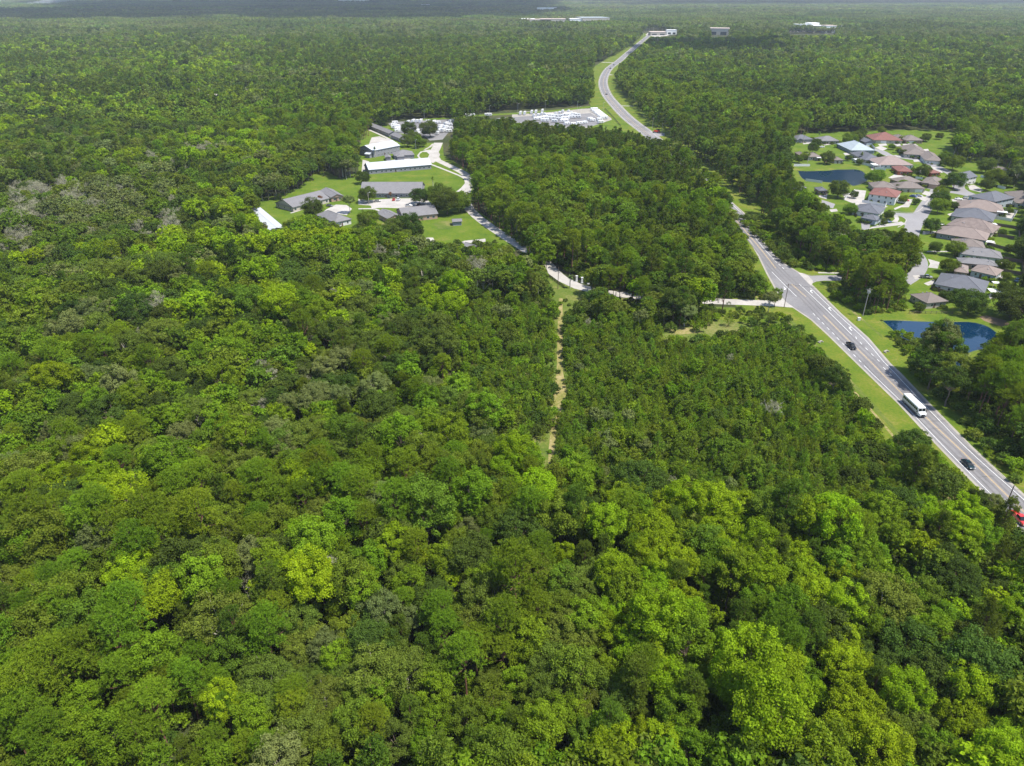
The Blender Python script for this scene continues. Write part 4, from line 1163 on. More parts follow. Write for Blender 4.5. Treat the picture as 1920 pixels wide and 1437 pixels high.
def building(label, c0, c1, dep, roof='brown', wall='cream', kind='hip', ze=2.9, pitch=.42, name='house', cat='house', group=None,
             garage=None, wins=True, wing=None, rise=0, lanai=None, chim=False, vents=2, storeys=1, winb=False):
    """c0-c1: near eave corners in the photograph (at eave height), dep: metres, or far-left eave corner"""
    a = Vector(G(*c0, ze)); b = Vector(G(*c1, ze)); dx = (b - a); w = dx.length; dx.normalize(); ny = Vector((-dx.y, dx.x))
    if isinstance(dep, tuple):
        q = Vector(G(*dep, ze)) - a; d = max(6.0, q.dot(ny))
    else: d = dep
    ov = .5; w = max(4.0, w - 2 * ov); d = max(3.0, d - 2 * ov)
    o = a + dx * ov + ny * ov
    if name == 'house' and c0[1] < 350 and storeys == 1:   # the photo's far rows stand almost wall to wall
        k = 1.26 if c0[1] < 305 else 1.12
        o = o - dx * w * (k - 1) / 2 - ny * d * (k - 1) / 2; w *= k; d *= k
    t = thing(name, label, cat, (o.x, o.y, 0.03), math.atan2(dx.y, dx.x), group)
    rm = RM[roof]; wm = WM[wall]
    mb = MB(); walls(mb, w, d, ze, kind, pitch); mb.build('wall', wm, t)
    rb, ra, rc, zr = roof_mesh(w, d, ze, pitch, kind, ov)
    rf = rb.build('roof', rm, t)
    rng = random.Random(int(c0[0] * 7 + c0[1]))
    # ridge cap and vents as pieces of the roof
    cp_ = MB(); cp_.tube((ra[0], ra[1], ra[2] + .01), (rc[0], rc[1], rc[2] + .01), .12, .12, 5)
    if w >= d and kind == 'hip' or kind == 'hip':
        cs = [(-ov, -ov), (w + ov, -ov), (w + ov, d + ov), (-ov, d + ov)]
        for cx, cy in cs:
            tgt = ra if (Vector((cx, cy)) - Vector((ra[0], ra[1]))).length < (Vector((cx, cy)) - Vector((rc[0], rc[1]))).length else rc
            cp_.tube((cx, cy, ze + .02), (tgt[0], tgt[1], tgt[2] + .01), .09, .09, 4)
    cp_.build('ridge_cap', rm, rf)
    for i in range(vents):
        s = rng.uniform(.2, .8); y = d / 2 + (1 if rng.random() < .5 else -1) * rng.uniform(.8, max(1.0, d / 2 - 1.2)) if w >= d else rng.uniform(2, d - 2)
        x = w * s if w >= d else w / 2 + rng.uniform(-1, 1) * w * .25
        off = abs(y - d / 2) if w >= d else abs(x - w / 2)
        z = zr - off * pitch
        if kind == 'hip':
            z = min(z, ze + (min(x, w - x) + ov) * pitch, ze + (min(y, d - y) + ov) * pitch)
        MB().box(x - .2, x + .2, y - .2, y + .2, z - .15, z + .35).build('roof_vent', M['metal'], rf)
    if roof == 'white' and w > 8:
        sm_ = MB(); nS = int(max(w, d) / 2.4)
        for i in range(1, nS):
            if w >= d:
                x = w * i / nS
                for sg in (-1, 1): sm_.tube((x, d / 2, zr + .02), (x, d / 2 + sg * (d / 2 + ov), ze + .02), .05, .05, 4)
            else:
                y = d * i / nS
                for sg in (-1, 1): sm_.tube((w / 2, y, zr + .02), (w / 2 + sg * (w / 2 + ov), y, ze + .02), .05, .05, 4)
        sm_.build('roof_seams', M['metal'], rf, kind='stuff')
    if chim: MB().box(w * .3, w * .3 + .9, d * .55, d * .55 + .7, ze, zr + .9).build('chimney', WM['tanb'], rf)
    if wing:   # (x0, x1, out, kind): front wing towards the camera
        x0, x1, outw, kw = wing; ww = x1 - x0
        wb = MB(); wb.box(x0, x1, -outw, .5, -.1, ze - .14)
        h = (ww / 2 + .4) * pitch; zt = ze + h
        if kw == 'gable':
            wb.add([(x0, -outw, ze - .14), (x1, -outw, ze - .14), ((x0 + x1) / 2, -outw, ze + ww / 2 * pitch - .1), (x0, -outw + .12, ze - .14), (x1, -outw + .12, ze - .14), ((x0 + x1) / 2, -outw + .12, ze + ww / 2 * pitch - .1)], [(0, 1, 2), (3, 5, 4), (0, 2, 5, 3), (1, 4, 5, 2)])
        wb.build('wall', wm, t)
        e = 0 if kw == 'gable' else (ww / 2 + .4)
        X0, X1, Y0 = x0 - .4, x1 + .4, -outw - .4; Yb = h / pitch - ov
        m_ = (X0 + X1) / 2; zo = ze + .03
        q = MB(); q.add([(X0, Y0, zo), (X1, Y0, zo), (m_, Y0 + e, zt), (m_, Yb, zt), (X0, -ov, zo), (X1, -ov, zo)],
                        [(0, 2, 3, 4), (1, 5, 3, 2)] + ([(0, 1, 2)] if e else []))
        q.add([(X0, Y0, zo), (X1, Y0, zo), (X1, Y0, zo - .2), (X0, Y0, zo - .2)], [(0, 3, 2, 1)] if e else [])
        q.add([(X0, Y0, zo), (X0, -ov, zo), (X0, -ov, zo - .2), (X0, Y0, zo - .2)], [(0, 1, 2, 3)])
        q.add([(X1, Y0, zo), (X1, -ov, zo), (X1, -ov, zo - .2), (X1, Y0, zo - .2)], [(0, 3, 2, 1)])
        q.build('roof', rm, t)
    def put(me, pane, loc, rz, nm='window'):
        f = link(nm, me, t, loc, rz)
        if pane is not None: link('pane', pane, f)
        return f
    if garage is not None:   # x position, width, wall side
        gx, side = garage
        if side == 'front':
            y = -(wing[2] if wing and wing[0] <= gx <= wing[1] else 0)
            MB().box(gx - 2.4, gx + 2.4, y - .07, y + .02, 0, 2.2).build('garage_door', M['garage'], t)
        elif side == 'left':
            MB().box(-.07, .02, gx - 2.4, gx + 2.4, 0, 2.2).build('garage_door', M['garage'], t)
        else:
            MB().box(w - .02, w + .07, gx - 2.4, gx + 2.4, 0, 2.2).build('garage_door', M['garage'], t)
    if wins:
        wz = [1.5] if storeys == 1 else [1.4, 4.2]
        W_, P_ = (WINB, PANEB) if winb else (WIN, PANE)
        n = max(2, int(w / 3.6))
        for i in range(n):
            x = w * (i + .5) / n + rng.uniform(-.4, .4)
            if garage and garage[1] == 'front' and abs(x - garage[0]) < 3.2: continue
            if wing and wing[0] - .8 < x < wing[1] + .8: continue
            for z in wz: put(W_, P_, (x, 0, z), 0)
        n = max(1, int(d / 4.5))
        for i in range(n):
            y = d * (i + .5) / n
            if not (garage and garage[1] == 'left' and abs(y - garage[0]) < 3):
                for z in wz: put(WIN, PANE, (0, y, z), -math.pi / 2)
            if not (garage and garage[1] == 'right' and abs(y - garage[0]) < 3):
                for z in wz: put(WIN, PANE, (w, y, z), math.pi / 2)
        dr = MB().box(-.5, .5, -.06, .03, 0, 2.1).build('door', M['door'], t, (w * .42, 0, 0))
        MB().box(.32, .40, -.12, -.06, 1.0, 1.1).build('handle', M['metal'], dr)
    if lanai:   # white flat-roofed patio cover: x0,x1,y0,y1,z
        x0, x1, y0, y1, z = lanai
        MB().box(x0, x1, y0, y1, z, z + .15).build('patio_roof', M['vinyl'], t)
        for px_, py_ in ((x0 + .1, y0 + .1), (x1 - .1, y0 + .1), (x0 + .1, y1 - .1), (x1 - .1, y1 - .1)):
            MB().box(px_ - .07, px_ + .07, py_ - .07, py_ + .07, 0, z).build('post', M['vinyl'], t)
    return t

# ------------------------------------------------------------------ the compound left of the highway
CG = 'grey-roofed halls of the compound'
building('long dark grey gabled hall running away at the back of the compound', (689.4, 235), (729, 251), 9, 'grey', 'grey', 'gable', 3.2, .4, 'hall', 'building', CG, vents=4)
building('grey gabled hall nearer end of the pair beside the trailer lot trees', (731, 253), (760, 264), 10, 'grey', 'grey', 'gable', 3.2, .4, 'hall', 'building', CG, vents=3)
building('two-storey grey building with white metal gabled roof', (698.8, 283), (750.6, 273), 20, 'white', 'grey', 'gable', 5.6, .3, 'hall', 'building', None, storeys=2, vents=0)
building('small white-roofed porch building in front of the two-storey hall', (683, 289), (693, 290), 5, 'white', 'grey', 'gable', 3.2, .4, 'porch', 'building', None, wins=False, vents=0)
building('small brown-grey hipped house beside the turnaround', (739, 292.5), (777.5, 290.5), 15, 'grey', 'grey', 'hip', 3.0, .4, 'office_house', 'building', None, vents=3, wing=(1.5, 7, 5, 'hip'))
building('low grey shed left of the small hipped house', (722, 296), (733, 295.5), 9, 'grey', 'grey', 'gable', 2.6, .3, 'shed', 'shed', None, wins=False, vents=0)
building('very long white-roofed grey hall behind the big lawn', (691, 319), (810, 309), 17, 'white', 'grey', 'gable', 3.4, .42, 'hall', 'building', None, vents=0, winb=True)
building('grey hipped hall with dark seam at the end nearest the lawn', (620, 371), (645, 367.5), (606, 357), 'grey', 'tanb', 'gable', 3.0, .38, 'hall', 'building', CG, winb=True)
building('long grey hall stretching left behind the dark round tree', (549, 389.5), (618.5, 371.8), (527, 377.5), 'grey', 'cream', 'gable', 3.0, .38, 'hall', 'building', CG, winb=True)
building('white-roofed hall standing at the left end of the compound', (503, 433), (535, 428), (477, 391), 'white', 'cream', 'gable', 3.0, .22, 'hall', 'building', None, vents=0)
building('small silvery-grey gabled chapel among trees', (628, 418), (660, 411), (620, 397), 'grey', 'white', 'hip', 3.0, .5, 'chapel', 'building', None, vents=0)
building('grey gabled hall behind the parked cars of the court', (674, 363), (790, 363), (675, 347), 'grey', 'grey', 'gable', 3.0, .40, 'hall', 'building', CG, winb=True)
building('grey hall left half in front of the court with seam beside it', (727, 411), (755, 406), (712, 398), 'grey', 'tanb', 'gable', 3.0, .36, 'hall', 'building', CG, winb=True)
building('long grey hall right half reaching under the big oak', (755.5, 408), (822, 401), (744, 393.5), 'grey', 'tanb', 'gable', 3.2, .36, 'hall', 'building', CG, winb=True)
building('small grey open shed standing on the lower lawn', (848, 416.5), (867, 415.5), 5.5, 'grey', 'wood' if 'wood' in WM else 'dkgrey', 'gable', 2.5, .35, 'shed', 'shed', None, wins=False, vents=0)
building('white-roofed shelter showing between trees below the compound', (748, 466), (764, 464), 8, 'white', 'white', 'gable', 2.8, .25, 'shelter', 'building', None, vents=0, wins=False)
building('grey-roofed cottage half hidden by trees at the driveway bend', (884, 468), (902, 463), 9, 'grey', 'cream', 'gable', 2.8, .35, 'cottage', 'house', None, vents=0)

# ------------------------------------------------------------------ the subdivision
HG = 'houses of the subdivision'
H = [
 ('slate-grey house with tall palm in front at far left of the subdivision', (1495, 262), (1521, 261), 12, 'slate', 'grey', 'hip', {}),
 ('grey house right of the second palm at the back row', (1540, 264), (1570, 264), 12, 'grey', 'cream', 'hip', {}),
 ('pale blue-grey hipped house in the back row', (1597, 281), (1634, 281), (1578, 271), 'ltblue', 'dkgrey', 'hip', dict(pitch=.45)),
 ('small slate gabled house left of the red-roofed one', (1623, 267), (1640, 267), 12, 'slate', 'grey', 'gable', dict(garage=(3.5, 'front'))),
 ('house with long red-brown roof in the back row', (1641, 262), (1686, 263), (1633, 255), 'red', 'cream', 'hip', dict(garage=(9, 'front'))),
 ('brown hipped house right of the red-roofed one in the back row', (1686, 260), (1702, 260), 14, 'brown', 'tanb', 'hip', {}),
 ('brown house with porch posts and red pickup in the back row', (1700, 263), (1727, 263), 14, 'brown', 'tanb', 'hip', dict(garage=(5, 'front'))),
 ('long tan-brown house by the upper street', (1699, 288), (1737, 290), (1703, 277), 'brown', 'cream', 'hip', {}),
 ('brown hipped house with white garage at the upper street corner', (1736, 299.5), (1763, 301), (1733, 288), 'brown', 'white', 'hip', dict(garage=(7, 'front'))),
 ('pinkish-roofed wide house with white patio', (1650, 309), (1709, 309.5), (1656, 299), 'pink', 'white', 'hip', dict(lanai=(-4.5, 1.0, -1, 6, 2.6))),
 ('slate hipped house above the pinkish-roofed one', (1622, 299), (1651, 299), (1622, 288), 'slate', 'cream', 'hip', dict(lanai=(-7, -1, 1, 6, 2.6))),
 ('small tan house above the upper pond', (1565, 300), (1580, 300), 9, 'brown', 'cream', 'hip', {}),
 ('tan house with white patio behind the dark yard tree', (1517, 294), (1538, 294), 10, 'brown', 'cream', 'hip', dict(lanai=(6, 9.4, -3, -0.3, 2.5))),
 ('tan house at the left edge of the subdivision', (1501, 292), (1513, 292), 12, 'brown', 'cream', 'hip', {}),
 ('red-brick house with red roof left of a round tree', (1684, 321), (1710, 322), (1689, 313), 'red', 'brick', 'hip', dict(pitch=.35)),
 ('red-brick house with red roof right of a round tree', (1746, 325), (1763, 324), 9, 'red', 'brick', 'hip', {}),
 ('brown hipped house above the red-roofed white one', (1692, 343), (1727, 341), (1686, 335), 'brown', 'tanb', 'hip', {}),
 ('tan-brick house with brown hip left of the large round tree', (1729, 342), (1760, 346), (1727, 332), 'brown', 'tanb', 'hip', dict(wing=(5, 10, 2.5, 'hip'))),
 ('brown-roofed house right behind the white two-storey one', (1637, 352), (1682, 354), (1635, 343), 'brown', 'cream', 'hip', {}),
 ('long brown house with double garage facing the street', (1683, 353), (1736, 354), (1681, 344), 'brown', 'cream', 'hip', dict(garage=(14, 'front'))),
 ('white two-storey house with red-brown hipped roof', (1628, 364), (1681, 371), (1633, 352), 'red', 'white', 'hip', dict(ze=5.2, storeys=2, pitch=.36)),
 ('slate-roofed white house above the driveway with dark forecourt', (1597, 394), (1648, 402), (1603, 382), 'slate', 'white', 'hip', dict(lanai=None)),
 ('low slate house with asphalt forecourt among the pines', (1613, 408), (1643, 414), (1611, 400), 'slate', 'blue', 'hip', {}),
 ('reddish roof mostly hidden by pines left of the street', (1566, 441), (1596, 440), 12, 'pink', 'cream', 'hip', {}),
 ('brownish roof behind pines below the slate forecourt', (1606, 446), (1633, 449), 12, 'pink', 'cream', 'hip', {}),
 ('red roof deepest among the trees by the highway', (1603, 480), (1642, 481), 12, 'red', 'cream', 'hip', {}),
 ('dark slate two-storey house with pale blue side wall', (1865, 379), (1904, 371), (1823, 366), 'slate', 'blue', 'hip', dict(ze=5.2, storeys=2, pitch=.42)),
 ('brown-roofed white house cut by the right edge of the photo', (1905, 381), (1960, 385), (1884, 360), 'brown', 'white', 'hip', {}),
 ('wide tan hipped house with white patio roof', (1797, 391), (1885, 400), (1808, 378), 'tan', 'cream', 'hip', dict(lanai=(20, 25.5, -1.6, 2.2, 3.3))),
 ('dark slate hipped house below the wide tan one', (1783, 405), (1862, 416.5), (1790, 391), 'slate', 'cream', 'hip', {}),
 ('weathered dark brown hipped house with two ridges', (1774, 422), (1861, 438), (1779, 408), 'dkbrown', 'cream', 'hip', dict(pitch=.48)),
 ('tan-pink hipped house with pale side wall', (1755, 437), (1850, 452), (1765, 424), 'tan', 'grey', 'hip', {}),
 ('brown hipped roof between the yard tree and the grey house', (1788, 463), (1850, 470), (1796, 449), 'brown', 'cream', 'hip', {}),
 ('grey hipped house with bright white wall', (1799, 476), (1881, 486), (1803, 464), 'grey', 'white', 'hip', dict(vents=3)),
 ('lower grey roof right under the white-walled house', (1799, 493), (1872, 500), (1803, 484), 'grey', 'tanb', 'hip', {}),
 ('small brown brick wing house left of the pale blue-walled one', (1789, 509), (1816, 513), (1795, 496), 'tan', 'tanb', 'hip', {}),
 ('tan hipped house with pale blue and white wall', (1819, 507), (1868, 518), (1828, 495), 'tan', 'blue', 'hip', {}),
 ('wide slate house with white patio above the pond', (1752, 533), (1846, 551), (1766, 512), 'slate', 'white', 'hip', dict(pitch=.40)),
 ('brown hipped house nearest the lower pond', (1738, 569), (1779, 565), (1704, 552), 'brown', 'cream', 'hip', dict(pitch=.45)),
 ('grey house with white front behind two round trees', (1812, 336), (1834, 331), (1801, 324), 'slate', 'white', 'gable', dict(ze=5, storeys=2)),
 ('small pale house peeping out at the forest edge on the right', (1876, 319), (1889, 318), 8, 'brown', 'white', 'gable', {}),
 ('tan house hidden behind the round tree below the upper pond', (1535, 358), (1553, 358), 9, 'slate', 'tanb', 'hip', {}),
 ('grey-roofed house at the forest edge left of the upper pond', (1500, 356), (1513, 352), 14, 'grey', 'cream', 'hip', {}),
]
for lab, c0, c1, dep, rf_, wl_, kd, kw in H:
    building(lab, c0, c1, dep, rf_, wl_, kd, group=HG, **kw)

# free-standing patio covers and sheds
def canopy(label, c, w, d, z=2.5, rz=0):
    x, y = G(*c, z); t = thing('patio_canopy', label, 'canopy', (x, y, 0.03), rz, 'white canopies behind the houses')
    MB().box(-w / 2, w / 2, -d / 2, d / 2, z - .12, z).build('canopy_roof', M['vinyl'], t)
    for sx in (-1, 1):
        for sy in (-1, 1): MB().box(sx * (w / 2 - .1) - .06, sx * (w / 2 - .1) + .06, sy * (d / 2 - .1) - .06, sy * (d / 2 - .1) + .06, 0, z - .12).build('post', M['vinyl'], t)
canopy('white square patio canopy right of the wide slate house', (1865, 545), 4.6, 4.6, 2.6, -.2)
canopy('smaller white canopy above the square one by the slate house', (1868, 530), 3.0, 2.6, 2.3, -.2)
canopy('white patio slab roof behind the dark brown house', (1862, 420), 3.8, 3.4, 2.2, -.15)
canopy('white patio slab roof behind the tan-pink house', (1855, 453), 4.0, 3.2, 2.2, -.15)

# concrete drives in the subdivision, streets
strip('street', [(1745, 352), (1757, 356), (1752, 366), (1737, 386), (1722, 410), (1710, 432), (1706, 460), (1722, 490), (1715, 512), (1690, 530)], 8.5, .045, M['street'], step=4)
sheet('street', [(1671, 398.5), (1700, 400.5), (1716, 400), (1726, 396), (1740, 396), (1728, 424), (1696, 424), (1699, 412), (1690, 406), (1676, 404)], .05, M['street'])
strip('street', [(1612, 272), (1634, 279), (1652, 284), (1668, 292), (1700, 297), (1730, 303), (1790, 330), (1800, 355), (1840, 372)], 7.5, .045, M['street'], step=4)
strip('street', [(1757, 357), (1790, 361), (1830, 369)], 7.5, .048, M['street'], step=4)
sheet('forecourt', [(1541, 375), (1566, 383), (1562, 391), (1540, 387)], .05, M['street'])
sheet('forecourt', [(1614, 412), (1634, 412), (1630, 430), (1616, 432)], .05, M['street'])
strip('kerb', [(1668, 396.5), (1700, 399), (1720, 397), (1735, 384), (1746, 368)], .5, .16, M['concrete'], step=2)
strip('kerb', [(1674, 406), (1690, 407), (1699, 413), (1694, 421), (1683, 427)], .5, .16, M['concrete'], step=2)
for pts in ([(1690, 389), (1704, 389), (1712, 374), (1700, 374), (1694, 384), (1676, 391), (1678, 394)], [(1712, 370), (1735, 378), (1742, 372), (1720, 365)], [(1735, 358), (1760, 366), (1756, 372), (1728, 364)],
            [(1640, 277), (1652, 274), (1664, 279), (1655, 283)], [(1672, 266), (1686, 268), (1690, 275), (1680, 275)], [(1708, 270), (1716, 270), (1722, 274), (1712, 275)],
            [(1660, 292), (1712, 290), (1712, 293.5), (1664, 295)], [(1712, 301), (1738, 299), (1742, 302), (1714, 304)], [(1745, 312), (1760, 316), (1768, 324), (1757, 326)],
            [(1632, 299), (1650, 296), (1662, 294), (1672, 299), (1650, 302)], [(1604, 356), (1624, 358), (1620, 376), (1640, 382), (1665, 388), (1650, 392), (1600, 382), (1580, 374)],
            [(1815, 348), (1826, 347), (1845, 357), (1838, 361), (1818, 356)], [(1730, 434), (1756, 434), (1752, 438), (1730, 440)], [(1626, 430), (1640, 428), (1700, 421), (1690, 416), (1640, 424)],
            [(1740, 486), (1762, 492), (1758, 504), (1740, 502), (1744, 495)], [(1711, 517), (1728, 516), (1730, 522), (1716, 524)], [(1732, 532), (1752, 524), (1754, 532), (1740, 536)],
            [(1738, 471), (1800, 471), (1800, 473), (1738, 473)], [(1790, 381), (1800, 383), (1795, 391), (1784, 387)], [(1784, 374), (1818, 372), (1816, 378), (1786, 378)],
            [(1532, 362), (1552, 362), (1550, 374), (1536, 370)], [(1800, 396), (1790, 398), (1776, 402), (1782, 406)], [(1880, 396), (1905, 401), (1896, 415), (1864, 411), (1870, 404)],
            [(1665, 334), (1680, 326), (1700, 330), (1690, 336)], [(1675, 404), (1683, 404), (1686, 411), (1682, 418), (1672, 416), (1678, 411)]):
    sheet('drive_slab', pts, .058, M['concrete'])
for u, v, a, b in ((1512, 268, 9, 3), (1550, 270, 8, 3), (1590, 289, 9, 2.5), (1600, 292, 8, 3), (1615, 303, 10, 2.5), (1640, 316, 9, 3), (1668, 314, 10, 2.5), (1700, 325, 9, 3), (1730, 322, 8, 3), (1722, 345, 8, 2.5), (1770, 345, 7, 3),
                   (1655, 272, 9, 2.5), (1700, 272, 8, 2.5), (1735, 282, 7, 2.5), (1866, 425, 9, 4), (1858, 456, 9, 4), (1885, 494, 8, 4), (1873, 520, 8, 4), (1862, 556, 10, 5), (1790, 425, 7, 4), (1768, 440, 6, 4), (1800, 470, 7, 3), (1612, 384, 10, 4), (1588, 366, 9, 4), (1563, 395, 8, 3)):
    sheet('patio_slab', [(u - a, v - b * .6), (u + a * .7, v - b), (u + a, v + b * .5), (u - a * .6, v + b)], .062, M['concrete'])

def fence(label, pts, h, mat, name='fence', step=2.4, z0=0.0, group=None, solid=True, cat='fence', picket=False):
    P = [Vector(G(*p)) for p in pts]; t = thing(name, label, cat, (P[0].x, P[0].y, 0.03), 0, group); o = P[0]
    for i in range(len(P) - 1):
        a = P[i] - o; b = P[i + 1] - o; L = (b - a).length; n = max(1, round(L / step)); d = (b - a).normalized(); nn = Vector((-d.y, d.x)) * .03
        ang = math.atan2(d.y, d.x)
        bay = MB().box(.05, L / n - .05, -.03, .03, .08, h) if solid else None
        if bay is None:
            bay = MB(); 
            for zz in ((.3, h - .15) if h < 1.6 else (.3, h * .5, h - .2)): bay.box(.05, L / n - .05, -.03, .03, zz, zz + .1)
            if picket:
                k = 0
                while k * .16 < L / n: bay.box(k * .16, k * .16 + .03, -.02, .02, .05, h - .02); k += 1
        bm_ = bay.mesh('fence_panel', mat)
        pm_ = MB().box(-.06, .06, -.06, .06, 0, h + .12).mesh('fence_post', mat)
        for k in range(n):
            p = a + d * (L / n * k)
            link('panel', bm_, t, (p.x, p.y, 0), ang); link('post', pm_, t, (p.x, p.y, 0), ang)
    link('post', pm_, t, (b.x, b.y, 0), ang)
    return t
WG = 'white vinyl fences of the subdivision'; BG = 'brown wooden yard fences'
fence('short white fence above the left end of the upper pond', [(1488, 312.5), (1518, 312.5)], 1.9, M['vinyl'], group=WG)
fence('white fence curving right above the upper pond', [(1604, 307), (1625, 311), (1656, 319)], 1.8, M['vinyl'], group=WG)
fence('white fence behind the slate house above the upper pond', [(1584, 296), (1598, 301), (1606, 306)], 1.8, M['vinyl'], group=WG)
fence('white fence along the lower bank of the upper pond', [(1510, 340), (1541, 344)], 1.8, M['vinyl'], group=WG)
fence('white fence beside the round tree below the upper pond', [(1583, 375), (1602, 360)], 1.8, M['vinyl'], group=WG)
fence('white fence in front of the white two-storey house', [(1616, 380), (1640, 384), (1659, 389), (1662, 385)], 1.7, M['vinyl'], group=WG)
fence('white fence around the small lawn behind the wide tan house', [(1861, 410), (1896, 416), (1906, 400), (1884, 395)], 1.8, M['vinyl'], group=WG)
for lab, pts in (('brown fence between yards behind the dark brown house', [(1866, 424), (1905, 430)]), ('brown fence between yards behind the tan-pink house', [(1857, 442), (1900, 449)]),
                 ('reddish brown fence behind the grey white-walled house', [(1850, 460), (1878, 468), (1895, 472)]), ('brown fence right of the lower grey roof', [(1881, 488), (1915, 494)]),
                 ('brown fence right of the tan and blue house', [(1880, 511), (1915, 517)]), ('brown fence between the nearest house and the wide slate one', [(1745, 541), (1760, 548), (1785, 556)])):
    fence(lab, pts, 1.8, M['wood'], group=BG)
for lab, pts in (('white fence between the two grey back row houses', [(1522, 262), (1538, 264)]), ('white fence left of the red-roofed back row house', [(1634, 274), (1640, 281)]), ('white fence beside the pinkish-roofed house', [(1640, 309), (1640, 318), (1660, 320)]),
                 ('white fence between the brown hipped house and the street', [(1716, 336), (1729, 338)]), ('white fence right of the grey house with white front', [(1838, 333), (1850, 336)]), ('white fence behind the slate two-storey house', [(1870, 352), (1884, 356)])):
    fence(lab, pts, 1.8, M['vinyl'], group=WG)
for lab, pts in (('brown fence closing the back yards on the right', [(1908, 425), (1914, 470), (1918, 520)]), ('brown fence beside the tan house above the upper pond', [(1556, 302), (1545, 306)]), ('brown fence left of the slate forecourt', [(1596, 398), (1606, 408)])):
    fence(lab, pts, 1.8, M['wood'], group=BG)
fence('low dark fence along the top of the lower pond bank', [(1704, 589), (1745, 588.5), (1785, 589)], 1.1, M['wood'], solid=False)
fence('black picket fence on the left side of the driveway bend', [(1027, 518), (1040, 528), (1058, 541)], 1.5, M['black'], solid=False, picket=True)
fence('black picket fence between the white gate pillars', [(1042, 503), (1060, 514), (1081, 527), (1103, 533)], 1.6, M['black'], solid=False, picket=True)
fence('dark fence on the highway side of the trailer lot', [(1134, 205), (1150, 222), (1164, 238)], 1.8, M['black'], solid=False)
for j, (u, v, l) in enumerate(((1081, 528, 'white gate pillar on the left of the three'), (1091, 531, 'middle white gate pillar of the three'), (1103, 533, 'white gate pillar on the right of the three'))):
    x, y = G(u, v); t = thing('gate_pillar', l, 'pillar', (x, y, .03), .1, 'white pillars by the driveway bend')
    MB().box(-.4, .4, -.4, .4, 0, 2.6).build('shaft', M['trim'], t); MB().box(-.5, .5, -.5, .5, 2.6, 2.8).build('cap', M['trim'], t); MB().box(-.5, .5, -.5, .5, 0, .35).build('plinth', M['trim'], t)

# ------------------------------------------------------------------ poles and wires
def pole(label, c, h, mat, arm=True, gear=False, group='utility poles', r=.16, lean=0.0, lampa=False, name='utility_pole', cat='pole'):
    x, y = G(*c); t = thing(name, label, cat, (x, y, 0), 0, group)
    MB().tube((0, 0, -.3), (lean * h, 0, h), r, r * .7, 8).build('shaft', mat, t)
    if arm:
        ca = MB().box(-1.2, 1.2, -.06, .06, -.07, .07).build('crossarm', M['wood'], t, (lean * h, 0, h - .6))
        for s in (-1.05, -.4, .4, 1.05): MB().tube((s, 0, .07), (s, 0, .3), .05, .05, 6).build('insulator', M['lamp'], ca)
    if gear:
        for k, a in enumerate((0, 2.1, 4.2)):
            tr_ = MB().tube((math.cos(a) * .45, math.sin(a) * .45, h - 2.2), (math.cos(a) * .45, math.sin(a) * .45, h - 1.1), .28, .28, 10).build('transformer', M['metal'], t)
    if lampa:
        MB().tube((0, 0, h - .1), (1.0, 0, h + .25), .05, .05, 6).build('bracket', M['metal'], t)
        MB().box(.8, 1.5, -.16, .16, h + .16, h + .3).build('lamp_head', M['lamp'], t)
    return t
pole('tall grey utility pole with transformers on the verge by the pond', (1617.5, 593), 12.5, M['pole'], gear=True, r=.2)
pole('dark utility pole at the mouth of the concrete driveway', (1470, 577), 11, M['wood'])
pole('leaning dark pole by the red truck near the foot of the highway', (1880, 962), 9, M['wood'], arm=False)
pole('thin brown pole standing by the driveway bend', (1046, 542), 10.5, M['wood'], arm=False)
pole('pole by the side street of the far highway bend, left one', (1223, 243), 11, M['pole'])
pole('pole by the side street of the far highway bend, right one', (1241, 251), 10, M['pole'], arm=False)
for l, c, h in (('first lot light pole from the left', (736, 231), 9), ('second lot light pole from the left', (796, 230), 12), ('third lot light pole from the left', (855, 226), 12),
                ('fourth lot light pole behind the pines', (918, 219), 11), ('lot light pole left of the tall trailers', (971, 215), 11), ('lot light pole above the middle trailers', (1022, 210), 12),
                ('lot light pole left of the asphalt lane', (1082, 213), 13), ('short lot light pole beside the asphalt lane', (1086, 215), 8), ('lot light pole behind the highway verge', (1131, 208), 9)):
    pole(l + ' in the trailer lot', c, h, M['metal'], arm=False, lampa=True, group='light poles of the trailer lot', r=.12, name='light_pole')
pole('lamp post on the parking court beside the round tree', (692, 385), 8, M['pole'], arm=False, lampa=True, group=None, name='lamp_post')
pole('lamp post by the hipped house of the compound', (780, 283), 9, M['metal'], arm=False, lampa=True, group=None, name='lamp_post')
for k in range(9):
    u, v = [(1211, 64), (1217, 62), (1225, 60), (1233, 62), (1206, 72), (1248, 61), (1256, 62), (1205, 80), (1241, 63)][k]
    pole('far pole at the road crossing in the distance', (u, v), 15, M['metal'], arm=False, group='far poles at the distant crossing', r=.3)
def wires(label, p, q, zs, sag=.8):
    a = Vector((*G(*p), 0)); b = Vector((*G(*q), 0)); mb = MB()
    for off, za, zb in zs:
        prev = None
        for i in range(13):
            t = i / 12; pt = a.lerp(b, t) + Vector((off, 0, za + (zb - za) * t - sag * 4 * t * (1 - t)))
            if prev is not None: mb.tube(prev, pt, .014, .014, 3, cap=False)
            prev = pt
    setp(mb.build('power_line', M['black']), label, 'wire')
wires('overhead wires from the verge pole across the highway', (1617.5, 593), (1470, 577), [(-1, 12.1, 10.6), (0, 12.3, 10.8), (1, 12.1, 10.6)])
wires('overhead wires running right from the verge pole', (1617.5, 593), (1705, 480), [(-1, 12.1, 11), (1, 12.1, 11)])
x, y = G(1610, 601); t = thing('utility_box', 'white utility box on the verge below the tall pole', 'box', (x, y, .03))
